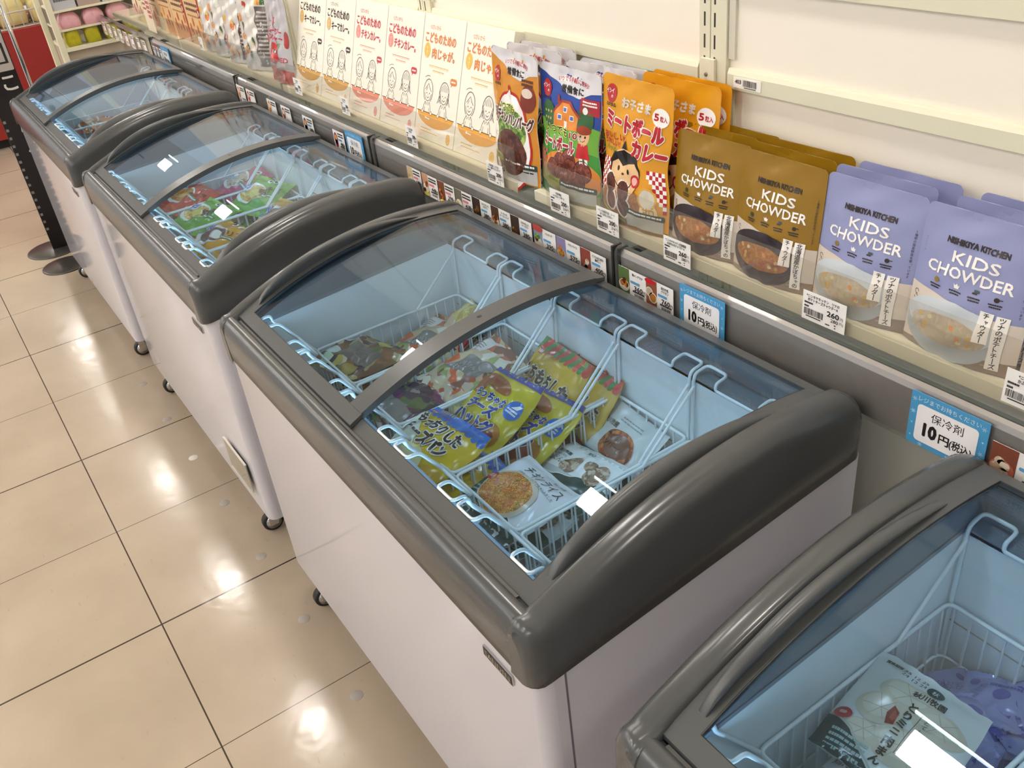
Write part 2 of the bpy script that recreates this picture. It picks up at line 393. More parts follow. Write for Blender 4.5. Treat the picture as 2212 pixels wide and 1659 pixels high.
# ------------------------------------------------------------------ printed artwork laid on real surfaces
from mathutils.geometry import tessellate_polygon
def food(name, pal, scale, rough=0.35, stretch=(1, 1, 1)):
    if name in _M: return _M[name]
    m = bpy.data.materials.new(name); m.use_nodes = True; nt = m.node_tree; b = nt.nodes['Principled BSDF']
    tc = nt.nodes.new('ShaderNodeTexCoord'); mp = nt.nodes.new('ShaderNodeMapping'); mp.inputs['Scale'].default_value = stretch
    vo = nt.nodes.new('ShaderNodeTexVoronoi'); vo.inputs['Scale'].default_value = scale
    nz = nt.nodes.new('ShaderNodeTexNoise'); nz.inputs['Scale'].default_value = scale * .8
    ad = nt.nodes.new('ShaderNodeMix'); ad.data_type = 'RGBA'; ad.inputs[0].default_value = 0.02
    sx = nt.nodes.new('ShaderNodeSeparateColor'); rp = nt.nodes.new('ShaderNodeValToRGB'); rp.color_ramp.interpolation = 'CONSTANT'
    el = rp.color_ramp.elements
    while len(el) < len(pal): el.new(0.5)
    for i, c in enumerate(pal): el[i].position = i / len(pal); el[i].color = (*lin(c), 1)
    L = nt.links.new
    L(tc.outputs['Object'], mp.inputs[0]); L(mp.outputs[0], ad.inputs[6]); L(nz.outputs[1], ad.inputs[7]); L(mp.outputs[0], nz.inputs['Vector'])
    L(ad.outputs[2], vo.inputs['Vector']); L(vo.outputs['Color'], sx.inputs[0]); L(sx.outputs[0], rp.inputs[0])
    L(rp.outputs[0], b.inputs['Base Color']); b.inputs['Roughness'].default_value = rough
    _M[name] = m; return m
def split(tris, vs, dmax):
    """halve the longest edge until every edge is short, so print follows a curved face"""
    out = []; st = [tuple(vs[i] for i in t) for t in tris]
    while st:
        t = st.pop(); e = [((t[i][0] - t[(i + 1) % 3][0]) ** 2 + (t[i][1] - t[(i + 1) % 3][1]) ** 2, i) for i in range(3)]
        d, i = max(e)
        if d > dmax * dmax:
            a, b_, c = t[i], t[(i + 1) % 3], t[(i + 2) % 3]; m = ((a[0] + b_[0]) / 2, (a[1] + b_[1]) / 2)
            st += [(a, m, c), (m, b_, c)]
        else: out.append(t)
    return out
class Art:
    def __init__(s, W, H): s.W = W; s.H = H; s.L = []
    def P(s, u, v): return (u * s.W, v * s.H)
    def poly(s, pts, mat, z=1):
        p = [s.P(*q) for q in pts]; t = tessellate_polygon([[Vector((a, b_, 0)) for a, b_ in p]]); s.L.append((z, mat, p, t)); return s
    def rect(s, u0, v0, u1, v1, mat, z=1): return s.poly([(u0, v0), (u1, v0), (u1, v1), (u0, v1)], mat, z)
    def rrect(s, u0, v0, u1, v1, r, mat, z=1):
        rx = r / s.W; ry = r / s.H; pts = []
        for cx, cy, a0 in ((u1 - rx, v1 - ry, 0), (u0 + rx, v1 - ry, 1), (u0 + rx, v0 + ry, 2), (u1 - rx, v0 + ry, 3)):
            for k in range(5): a = (a0 + k / 4) * PI / 2; pts.append((cx + rx * math.cos(a), cy + ry * math.sin(a)))
        return s.poly(pts, mat, z)
    def ell(s, u, v, ru, rv, mat, z=1, n=22, a0=0, a1=2 * PI, rot=0):
        p = []; cu, cv = s.P(u, v)
        for k in range(n if a1 - a0 >= 2 * PI - .01 else n + 1):
            a = a0 + (a1 - a0) * k / n; x = ru * s.W * math.cos(a); y = rv * s.W * math.sin(a)
            p.append((cu + x * math.cos(rot) - y * math.sin(rot), cv + x * math.sin(rot) + y * math.cos(rot)))
        t = tessellate_polygon([[Vector((a, b_, 0)) for a, b_ in p]]); s.L.append((z, mat, p, t)); return s
    def stroke(s, pts, w_, mat, z=2, closed=False):
        p = [Vector(s.P(*q)) for q in pts]; n = len(p); vs = []; fs = []
        for i in range(n):
            d = (p[(i + 1) % n] - p[i - 1]) if closed else p[min(i + 1, n - 1)] - p[max(i - 1, 0)]
            d = d.normalized() if d.length else Vector((1, 0)); q = Vector((-d.y, d.x)) * w_ / 2
            vs += [tuple(p[i] + q), tuple(p[i] - q)]
        for i in range(n if closed else n - 1):
            j = (i + 1) % n; fs += [(2 * i, 2 * i + 1, 2 * j + 1), (2 * i, 2 * j + 1, 2 * j)]
        s.L.append((z, mat, vs, fs)); return s
    def arc(s, u, v, ru, rv, a0, a1, w_, mat, z=2, n=14): return s.stroke([(u + ru * math.cos(math.radians(a0 + (a1 - a0) * k / n)), v + rv * s.W / s.H * math.sin(math.radians(a0 + (a1 - a0) * k / n))) for k in range(n + 1)], w_, mat, z)
    def text(s, u, v, h, st, mat, z=3, bold=.02, w=None, rot=0, out=None, outw=.07, arcv=0, shear=0):
        """centred text; h letter height as a share of H, w width as a share of W, out an outline colour underneath"""
        if not st: return s
        cu, cv = s.P(u, v); hh = h * s.H
        vs, fs, W_, H_ = glyphs(st, 0.0); sy = hh / .80; sx = (w * s.W / W_) if w else sy
        def lay(mt, rad, zz, n):
            sh = [(0, 0)] + ([(rad * math.cos(2 * PI * k / n + .4), rad * math.sin(2 * PI * k / n + .4)) for k in range(n)] if rad else [])
            for i, (da, db) in enumerate(sh):
                q = []
                for a, b_ in vs:
                    x = a * sx + da * sy + b_ * sy * shear; y = (b_ + db) * sy + arcv * s.H * (1 - (2 * a / max(W_, .01)) ** 2)
                    q.append((cu + x * math.cos(rot) - y * math.sin(rot), cv + x * math.sin(rot) + y * math.cos(rot)))
                s.L.append((zz + i * .06, mt, q, fs))
        if out: lay(out, (bold if bold > .012 else 0) + outw, z - 1, 8)
        lay(mat, bold if bold > .012 else 0, z, 6)
        return s
    def vtext(s, u, v, h, st, mat, z=3, bold=.02, gap=1.12, out=None):
        for i, ch in enumerate(st):
            if ch == 'ー' or ch == '－': s.text(u, v - i * h * gap, h * .95, '｜' if False else '|', mat, z, bold, out=out)
            else:
                small = ch in 'ャュョッァィェォゃゅょっ'
                s.text(u + (0.012 if small else 0), v - i * h * gap, h * (.66 if small else (.9 if glyphs(ch, 0)[3] > .6 else .75)), ch, mat, z, bold, out=out)
        return s
    def bars(s, u0, v0, u1, n, dv, h, mat, z=2, seed=1):
        """lines too fine to read"""
        r = random.Random(seed)
        for i in range(n):
            x = u0
            while x < u1 - .01:
                w_ = min(u1 - x, (u1 - u0) * r.uniform(.05, .16)); s.rect(x, v0 - i * dv, x + w_ * .85, v0 - i * dv + h, mat, z); x += w_
        return s
    def code(s, u0, v0, u1, v1, mat, z=2, seed=1):
        r = random.Random(seed); x = u0
        while x < u1 - (u1 - u0) * .03:
            w_ = (u1 - u0) * r.choice((.015, .02, .035)); s.rect(x, v0, x + w_, v1, mat, z); x += w_ + (u1 - u0) * r.choice((.015, .02, .03))
        return s
    def apply(s, mb, fn, dmax=.012, e0=.00025, e=.00014):
        for z, mat, vs, fs in s.L:
            ts = []
            for f in fs:
                for i in range(1, len(f) - 1): ts.append((f[0], f[i], f[i + 1]))
            tr = split(ts, vs, dmax); V = []; F = []; idx = {}
            for t in tr:
                f = []
                for q in t:
                    k = (round(q[0], 6), round(q[1], 6))
                    if k not in idx: idx[k] = len(V); V.append(fn(q[0], q[1], e0 + e * z))
                    f.append(idx[k])
                a, b_, c = (tr and t)
                if (b_[0] - a[0]) * (c[1] - a[1]) - (b_[1] - a[1]) * (c[0] - a[0]) < 0: f.reverse()
                F.append(tuple(f))
            mb.add(V, F, mat, True)
        return mb
# colours of ink
CW = film('#f6f3ee'); CK = film('#231d1b'); CR = film('#c2262b'); CBR = film('#5a2c1d')
MW = pm('#f5f2ea', rough=.55); MK = pm('#2b2625', rough=.6)

# ------------------------------------------------------------------ wall shelving behind the freezers
WY = 1.199
def upright(x, label):
    t = thing('slotted_upright', label, 'upright', (x, 1.195, 0), 'slotted uprights on the back wall')
    O = (x, 1.195, 0); slot = pm('#35332c', rough=.7)
    for nm, a, b_ in (('channel', -.014, .0115), ('channel', .0135, .050)):
        m = MB(O); m.box(x + a, x + b_, 1.189, WY, .0, 2.4, CREAM); 
        sx = x + (a + b_) / 2 - (0.0 if a < 0 else .009)
        for k in range(30): m.box(sx - .0022, sx + .0022, 1.1886, 1.190, .70 + k * .0365, .70 + k * .0365 + .0235, slot)
        m.build(nm, t, bevel=.0015)
    m = MB(O); m.box(x + .052, x + .066, 1.193, WY, .0, 1.185, CREAM); m.box(x + .052, x + .066, 1.193, WY, 1.235, 2.4, pm('#d5d0c0', rough=.5)); m.build('edge_strip', t)
upright(-1.207, 'slotted cream upright on back wall rising between chowder and curry pouches')
upright(-2.226, 'slotted cream upright on back wall above the orange-lettered boxes')
upright(-3.25, 'slotted cream upright on back wall hidden behind the smoothie pouches')
upright(-4.27, 'slotted cream upright on back wall near the far end of the shelf')
def crossbar(x0, x1, z, label):
    m = MB(((x0 + x1) / 2, 1.2, z)); m.prism([(1.188, z), (1.188, z + .0255), (1.192, z + .0345), (WY, z + .0345), (WY, z)], 'x', x0, x1, CREAM)
    return tag(m.build('crossbar', loc=((x0 + x1) / 2, 1.2, z), bevel=.0012), label, 'crossbar', 'crossbars between the uprights')
for x0, x1, z, l in ((-1.152, .3, 1.186, 'cream crossbar on wall behind the chowder pouches, carrying shelf number 403'), (-2.172, -1.224, 1.186, 'cream crossbar on wall behind the curry and meatball pouches'),
                     (-3.196, -2.243, 1.186, 'cream crossbar on wall behind the brown and pink lettered boxes'), (-1.152, .3, 1.349, 'upper cream crossbar at the top right corner of the photo'),
                     (-4.216, -3.268, 1.186, 'cream crossbar on wall behind the smoothie pouches')): crossbar(x0, x1, z, l)
def shelf_ticket(x, z, num, lab):
    m = MB((x, 1.183, z)); m.box(x - .031, x + .031, 1.1866, 1.1878, z - .009, z + .009, MW)
    A = Art(.062, .018); A.text(.18, .6, .42, num, MK, 2, .02); A.code(.36, .25, .85, .85, MK, 2, 4); A.rect(.40, .1, .82, .17, MK, 2)
    A.apply(m, lambda u, v, o: (x - .031 + u, 1.1866 - o, z - .009 + v))
    return tag(m.build('shelf_number_ticket', loc=(x, 1.183, z)), lab, 'ticket', 'shelf number tickets on the crossbars')
shelf_ticket(-1.105, 1.2005, '403', 'white barcode ticket numbered 403 on crossbar beside the upright')
shelf_ticket(-2.128, 1.2005, '54', 'white barcode ticket right of the upright above the orange-lettered boxes')
shelf_ticket(-2.29, 1.2005, '5', 'white barcode ticket left of the upright above the orange-lettered boxes')
m = MB((-1.188, 1.18, 1.2)); m.box(-1.212, -1.178, 1.182, 1.1885, 1.186, 1.232, CREAM); m.lathe([(0, -.002), (.0035, -.002), (.004, 0)], (-1.197, 1.1818, 1.205), pm('#8b8878', rough=.4, metal=.6), 12, 'y')
tag(m.build('shelf_bracket_plate', loc=(-1.188, 1.18, 1.2), bevel=.001), 'small cream bracket plate with a screw on the upright left of number 403', 'bracket')
# shelf boards
def board(x0, x1, label, lip=.024):
    m = MB(((x0 + x1) / 2, 1.12, .903)); m.prism([(1.058, .903), (1.058, .903 + lip), (1.063, .927), (1.186, .927), (1.186, .903)], 'x', x0, x1, CREAM)
    o = tag(m.build('shelf_board', loc=((x0 + x1) / 2, 1.12, .903), bevel=.0015), label, 'shelf', 'cream shelf boards')
    e = MB(((x0 + x1) / 2, 1.12, .903)); e.box(x0 + .02, x1 - .02, 1.075, 1.085, .8975, .9028, emit('assumed_shelf_led', (.72, .90, 1.0), 3.2)); e.build('assumed_shelf_light', o)  # assumed unseen strip, added to light the wall in the gap below the shelf
    return o
for a, b_, l in ((-1.588, .3, 'cream shelf board carrying the chowder and curry pouches'), (-3.02, -1.655, 'cream shelf board carrying the lettered curry boxes'),
                 (-4.16, -3.04, 'cream shelf board carrying the smoothie pouches'), (-5.30, -4.19, 'cream shelf board at the far left end of the wall')): board(a, b_, l)
def fence(x0, x1, z1, y, label):
    m = MB(((x0 + x1) / 2, y, .905)); m.box(x0, x1, y - .0012, y + .0012, .903, z1, ACRYL)
    return tag(m.build('acrylic_shelf_fence', loc=((x0 + x1) / 2, y, .905)), label, 'shelf fence', 'clear acrylic fences along the shelf')
for a, b_, z, y, l in ((-1.53, .3, 1.008, 1.05, 'clear acrylic fence in front of chowder and curry pouches'), (-2.93, -1.642, 1.011, 1.05, 'clear acrylic fence in front of the lettered curry boxes'),
                       (-4.10, -2.96, 1.011, 1.05, 'clear acrylic fence in front of the smoothie pouches'), (-5.25, -4.12, 1.011, 1.05, 'clear acrylic fence at the far left end of the shelf')): fence(a, b_, z, y, l)
# price rails
def rail(x0, x1, label, see=False):
    t = thing('price_rail', label, 'price rail', ((x0 + x1) / 2, 1.01, .82), 'grey price rails above the freezers'); O = t.location[:]
    if not see:
        m = MB(O); m.prism([(1.004, .824), (1.004, .903), (1.007, .911), (1.013, .9155), (1.0215, .9165), (1.0215, .824)], 'x', x0, x1, STEEL); m.build('bar', t)
        m = MB(O); m.box(x0 + .001, x1 - .001, 1.0125, 1.0210, .9155, .9172, STEEL_TOP); m.build('top_cap', t)
        for q in (.846, .8535, .861, .871, .88, .894): pass
    else:
        m = MB(O); m.box(x0, x1, 1.012, 1.020, .895, .915, STEEL_TOP); m.build('bar', t)
    m = MB(O); m.prism([(.9985, .822), (1.0005, .822), (1.0005, .905), (1.004, .914), (1.010, .9172), (1.010, .9186), (1.003, .916), (.9985, .906)], 'x', x0 + .002, x1 - .002, RAILPLAS); m.build('clear_cover', t)
    for x in (x0 + .004, x1 - .004):
        m = MB(O); m.box(x - .003, x + .003, 1.000, 1.0235, .822, .9185, pm('#2a2c2b', rough=.4)); m.build('end_cap', t, bevel=.001)
rail(-1.243, .3, 'grey price rail above the middle freezer holding gratin card and coolant sign'); rail(-2.262, -1.254, 'grey price rail holding ten photo price cards above the middle freezer')
rail(-3.322, -2.283, 'grey price rail above the second freezer with round ice cream cards'); rail(-4.40, -3.342, 'grey price rail behind the farthest freezer with few cards at one end')
rail(-5.45, -4.42, 'clear price rail at the far left end full of small white cards', True)
for x, l in ((-1.249, 'black bracket arm behind the rail joint left of the cutlet price card'), (-2.272, 'black bracket arm behind the rail joint right of the second freezer'), (-3.332, 'black bracket arm behind the rail joint left of the ice cream cards'), (-4.41, 'black bracket arm behind the rail joint at the far end')):
    m = MB((x, 1.11, .89)); m.box(x - .0025, x + .0025, 1.024, 1.186, .888, .902, pm('#2a2c2b', rough=.4)); m.box(x - .0045, x + .0045, 1.024, 1.056, .888, .9015, pm('#2a2c2b', rough=.4))
    tag(m.build('rail_bracket', loc=(x, 1.11, .89)), l, 'bracket', 'bracket arms of the price rails')
# cards on the rail
PINK = pm('#e77f8f', rough=.5); SKY = pm('#5c9fd0', rough=.5); CARDW = pm('#f2f1ee', rough=.5); YEL = pm('#e3dc6a', rough=.5)
F_bread = food('print_bread', ['#b9803f', '#d39a52', '#8b5526', '#c98d49', '#5a3a22'], 90); F_fry = food('print_fried', ['#b5632a', '#8a3f1b', '#c97a38', '#5d2b16'], 110)
F_soup = food('print_soup', ['#a8702a', '#9a6424', '#b27c34', '#94582a', '#a8552e', '#a06c2c'], 190); F_rice = food('print_chicken_rice', ['#c8622c', '#b24a1e', '#d9813e', '#cf6d33', '#e0a64b', '#b9531f', '#4f7a35', '#e7c050'], 330)
F_cream = food('print_cream_stew', ['#b9ab96', '#bfb29e', '#b3a48c', '#bcae98', '#b8a990', '#b2a68a'], 160); F_meat = food('print_meat', ['#5b2c1d', '#4a2117', '#6e3826', '#3f1b13'], 120)
F_ball = food('print_meatball', ['#7d3b2a', '#6a2c20', '#8f4a35', '#5a241a'], 150); F_dump = food('print_dumpling', ['#d8c8b2', '#c9b398', '#e6dac8', '#b9a083'], 90)
F_dango = food('print_chicken_ball', ['#b9a48c', '#9a8066', '#cbb9a2', '#7d6249'], 120); F_green = food('print_greens', ['#5d7f33', '#7da043', '#456527', '#a2b65e'], 130)
F_tako = food('print_noodles', ['#d3b672', '#c29a56', '#e0cc92', '#a87b3c'], 160)
def card(x, w_, photo, name, price, pill, label, z0=.831, h=.057, sub=True, wide=.40, plain=False):
    y = .9972; m = MB((x, y, z0)); m.box(x, x + w_, y, y + .0006, z0, z0 + h, CARDW)
    A = Art(w_, h)
    if photo: A.rect(0, 0, wide, 1, photo[0], 1)
    for f in photo[1:]:
        k, u, v, ru, rv, mt = f; A.ell(u * wide, v, ru * wide, rv * wide, mt, k)
    X = wide + .04 if photo else .08
    nm = name if isinstance(name, (list, tuple)) else [name]
    for i, n_ in enumerate(nm):
        if n_: A.text((X + 1) / 2 - .02, .87 - .115 * i, .085, n_, MK, 2, .025, w=min(.5, .085 * len(n_) * h / w_ * 1.0))
        else: A.bars(X, .84 - .12 * i, .93, 1, .1, .07, MK, 2, int(abs(x) * 97) + i)
    if pill: A.rrect(X, .545, X + .34, .64, .0022, pill, 2)
    if price: A.text(X + .29, .405, .185, price, MK, 2, .035, w=.30); A.text(X + .50, .375, .10, '円', MK, 2, .02)
    A.bars(X + .08, .245, .95, 1, .1, .07, MK, 2, int(abs(x) * 31)); A.code(X + .14, .11, .93, .21, MK, 2, int(abs(x) * 53)); A.rect(.86, .03, .93, .06, MK, 2)
    A.apply(m, lambda u, v, o: (x + u, y - o, z0 + v), dmax=.05)
    return tag(m.build('price_card', loc=(x, y, z0)), label, 'price card', 'photo price cards in the rails')
DK = pm('#3b2a22', rough=.5); PLATE = pm('#e8e2d4', rough=.5)
def balls(mt, n, bg, base=None, sd=3):
    r = random.Random(sd); L = [bg]
    if base: L.append((2, .5, .36, .48, .40, base))
    for i in range(n): L.append((3 + i % 3, r.uniform(.25, .75), r.uniform(.22, .62), .2, .2, mt))
    return L
card(-2.071, .071, balls(F_tako, 3, pm('#cbb58e'), PLATE, 1) + [(6, .5, .1, .5, .16, YEL)], ['', ''], '448', PINK, 'first photo price card of the long rail, 448 yen, pale noodle picture')
card(-1.994, .075, balls(F_fry, 3, pm('#c99a78'), PLATE, 2) + [(6, .5, .1, .5, .16, YEL)], ['', ''], '448', PINK, 'photo price card with 448 yen and a plate of orange fried pieces')
card(-1.914, .075, balls(F_fry, 4, pm('#7a4b30'), None, 3) + [(6, .5, .1, .5, .16, YEL)], ['', ''], '398', PINK, 'photo price card with 398 yen and brown fried chicken picture')
card(-1.835, .075, balls(F_tako, 3, pm('#6d6a5a'), PLATE, 4) + [(6, .5, .1, .5, .16, YEL)], ['', ''], '418', PINK, 'photo price card with 418 yen and yellow food on white plate')
card(-1.754, .074, balls(F_bread, 4, DK, None, 5), ['もちもちした', 'ピザパン'], '380', SKY, 'photo price card for pizza bread, 380 yen, buns on dark ground')
card(-1.678, .076, balls(F_fry, 5, pm('#4c3326'), PLATE, 6), ['ちっちゃな', 'チーズハットグ'], '380', SKY, 'photo price card for small cheese hot dogs, 380 yen')
card(-1.599, .077, balls(F_bread, 4, DK, None, 7), ['もちもちした', 'チーズパン'], '380', SKY, 'photo price card for chewy cheese bread, 380 yen')
card(-1.514, .078, balls(F_meat, 2, pm('#7f94b3'), PLATE, 8) + [(5, .45, .62, .3, .2, F_green), (6, .5, .95, .6, .25, pm('#b8453d'))], ['ハンバーグ'], '390', SKY, 'photo price card for hamburg steak, 390 yen, with green salad')
card(-1.433, .078, balls(F_rice, 2, pm('#8d83ad'), PLATE, 9) + [(6, .5, .42, .34, .3, F_rice)], ['チキンライス'], '575', SKY, 'photo price card for chicken rice, 575 yen, orange rice on plate')
card(-1.353, .079, balls(F_dump, 5, pm('#8f4337'), None, 10), ['とてもまじめな', '鶏だんご'], '400', SKY, 'photo price card for chicken dumplings, 400 yen, last on its rail')
card(-1.236, .077, balls(F_fry, 5, pm('#57703c'), PLATE, 11), ['鶏メンチカツ'], '360', SKY, 'photo price card for chicken cutlet, 360 yen, first on its rail')
card(-1.158, .072, [pm('#8d5238'), (2, .3, .55, .34, .34, PLATE), (3, .3, .55, .28, .28, F_cream), (3, .65, .38, .38, .38, PLATE), (4, .65, .38, .30, .30, F_soup), (4, .4, .93, .5, .2, CR)], ['秋川牛乳', 'グラタン'], '760', SKY, 'photo price card for milk gratin, 760 yen, beside blue coolant sign')
card(-.484, .09, balls(F_dump, 5, pm('#7c4432'), pm('#b5624a'), 12), ['とりミニ', 'とり…'], '', SKY, 'photo price card of steamed buns at the right edge of the photo')
pops = [(-3.324, '#d98550', 'orange'), (-3.227, '#b64638', 'red'), (-3.033, '#d98f3c', 'amber'), (-2.912, '#8e4a35', 'brown'), (-2.737, '#5a4a6a', 'orange and violet'), (-2.516, '#8e2e58', 'orange and magenta')]
for i, (x, c, nm) in enumerate(pops):
    ph = [CARDW, (2, .55, .60, .42, .62, pm(c, rough=.5)), (3, .55, .66, .26, .26, pm('#e9a44c', rough=.5) if i > 3 else pm('#f0d9c0', rough=.5)), (3, .6, .14, .16, .12, pm('#b8305a', rough=.5))]
    if i > 3: ph.insert(2, (2, .55, .36, .36, .40, pm(c, rough=.5)))
    card(x, .076 if i < 5 else .072, ph, ['', ''], ('298', '298', '298', '398', '380', '480')[i] if i > 3 else '', SKY if i > 3 else None, 'price card above second freezer with one %s ice cup picture' % nm, z0=.832, h=.062)
def sign(x, z0, label, w_=.108, h=.084):
    y = .9966; m = MB((x, y, z0)); blue = pm('#4d9ccc', rough=.35); m.box(x, x + w_, y - .0004, y + .0006, z0, z0 + h, blue)
    A = Art(w_, h); A.rrect(.10, .10, .89, .80, .006, pm('#f2f2f4', rough=.35), 2); lt = pm('#a9d3ec', rough=.35)
    A.text(.5, .90, .085, 'レジまでお持ちください', pm('#dcecf6', rough=.35), 3, .0, w=.80)
    A.text(.5, .64, .15, '保冷剤', CK, 3, .01, w=.42); A.text(.30, .36, .27, '10', CK, 3, .05, w=.165); A.text(.49, .32, .16, '円', CK, 3, .03, w=.13); A.text(.705, .31, .15, '(税込)', CK, 3, .02, w=.28)
    for u, v in ((.05, .62), (.95, .40), (.20, .05), (.94, .86), (.05, .86), (.93, .12)):
        for k in range(3): A.stroke([(u + .032 * math.cos(k * PI / 3), v + .032 * w_ / h * math.sin(k * PI / 3)), (u - .032 * math.cos(k * PI / 3), v - .032 * w_ / h * math.sin(k * PI / 3))], .0011, lt, 2)
    for u, v in ((.05, .40), (.05, .16), (.95, .62), (.55, .05), (.76, .05)): A.ell(u, v, .012, .012, lt, 2, 10)
    A.apply(m, lambda u, v, o: (x + u, y - .0004 - o, z0 + v), dmax=.05)
    return tag(m.build('coolant_sign', loc=(x, y, z0)), label, 'sign', 'blue coolant price signs')
sign(-1.068, .826, 'blue snowflake sign for coolant at 10 yen, on rail beside gratin card'); sign(-.605, .824, 'blue snowflake sign for coolant at 10 yen, above gap before nearest freezer', .115, .086)
sign(-2.428, .826, 'blue snowflake sign for coolant at 10 yen, on rail above second freezer', .11, .084); sign(-4.245, .828, 'blue snowflake sign for coolant on rail behind the farthest freezer', .115, .082)
for i in range(3): card(-4.40 + .05 * i + .004, .045, [pm('#6d7f9c')] if i % 2 else [pm('#8a7468')], ['', ''], '', None, ('first', 'second', 'third')[i] + ' small card left of the coolant sign behind the farthest freezer', z0=.832, h=.06)
for i in range(8): card(-5.32 + .107 * i, .072, [pm(('#b98a86', '#c7a3a0', '#8d7a70', '#b7a48a')[i % 4])], ['', ''], '', None, 'small white card in clear rail at far left, %s from its right end' % ('eighth', 'seventh', 'sixth', 'fifth', 'fourth', 'third', 'second', 'first')[i], z0=.832, h=.062)
# white price tags hung on the acrylic fence
def shelf_tag(x, z0, lines, p1, p2, label, w_=.068, h=.049, lean=.0):
    y = 1.0465; m = MB((x, y, z0)); m.box(x, x + w_, y, y + .0005, z0, z0 + h, pm('#f6f3ee', rough=.45))
    A = Art(w_, h)
    for i, s_ in enumerate(lines): A.text(.03 + .031 * len(s_) if False else .47, .86 - .125 * i, .095, s_, MK, 2, .022, w=min(.86, .058 * len(s_)))
    A.bars(.05, .585, .25, 1, .1, .06, MK, 2, 3); A.bars(.05, .46, .16, 1, .1, .06, MK, 2, 5)
    A.code(.05, .20, .52, .42, MK, 2, int(abs(x) * 71)); A.rect(.10, .13, .45, .165, MK, 2); A.rect(.56, .10, .66, .14, MK, 2); A.rect(.76, .16, .80, .20, MK, 2); A.rect(.77, .07, .80, .11, MK, 2)
    A.text(.72, .50, .20, p1, MK, 2, .035, w=.27); A.text(.915, .47, .10, '円', MK, 2, .01); A.text(.76, .31, .13, p2, MK, 2, .015, w=.17); A.text(.92, .30, .10, '円)', MK, 2, .01)
    A.apply(m, lambda u, v, o: (x + u, y - o, z0 + v), dmax=.05)
    return tag(m.build('shelf_price_tag', loc=(x, y, z0)), label, 'price tag', 'white price tags on the acrylic fences')
shelf_tag(-1.164, .907, ['*ニシキヤキッチン北海道産', 'かぼちゃのチャウダーA'], '260', '280', 'white price tag for pumpkin chowder, 260 yen, under the olive pouches', .07, .048)
shelf_tag(-.843, .910, ['*ニシキヤキッチン　ツナの', 'ポテトチーズチャウダーA'], '260', '280', 'white price tag for tuna potato cheese chowder, 260 yen, under lilac pouches', .082, .050)
shelf_tag(-.510, .915, ['*ニシキヤキッチン', 'かぶのチャウダーA'], '260', '280', 'white price tag for turnip chowder at the right edge of the photo', .08, .052)
shelf_tag(-1.358, .908, ['*イシイのお子さま　ミート', 'ボールが入ったカレー'], '200', '216', 'white price tag for meatball curry, 200 yen, below smiling boy pouch', .067, .051)
shelf_tag(-1.514, .905, ['*石井食品', 'いつでもミートボール'], '200', '216', 'white price tag for meatballs, 200 yen, below blue and green pouch', .067, .051)
shelf_tag(-1.757, .909, ['*石井食品　いつでも', 'ミニ・5種チキンハンバーグ'], '200', '216', 'white price tag for chicken hamburg, 200 yen, below orange pouch', .066, .050)
shelf_tag(-2.142, .914, ['*こどものための', '肉じゃが'], '298', '321', 'white price tag for potato stew, 298 yen, below orange-lettered boxes', .056, .053)
shelf_tag(-2.533, .924, ['*こどものための', 'チキンカレー'], '298', '321', 'white price tag for chicken curry, 298 yen, below pink-lettered boxes', .052, .050)
shelf_tag(-2.88, .924, ['*こどものための', 'キーマカレー'], '298', '321', 'white price tag for keema curry, 298 yen, below brown-lettered boxes', .055, .050)
shelf_tag(-3.815, .938, ['*スムージー', 'レンジャー'], '', '', 'small white price tag on fence below the far smoothie pouches', .045, .048)

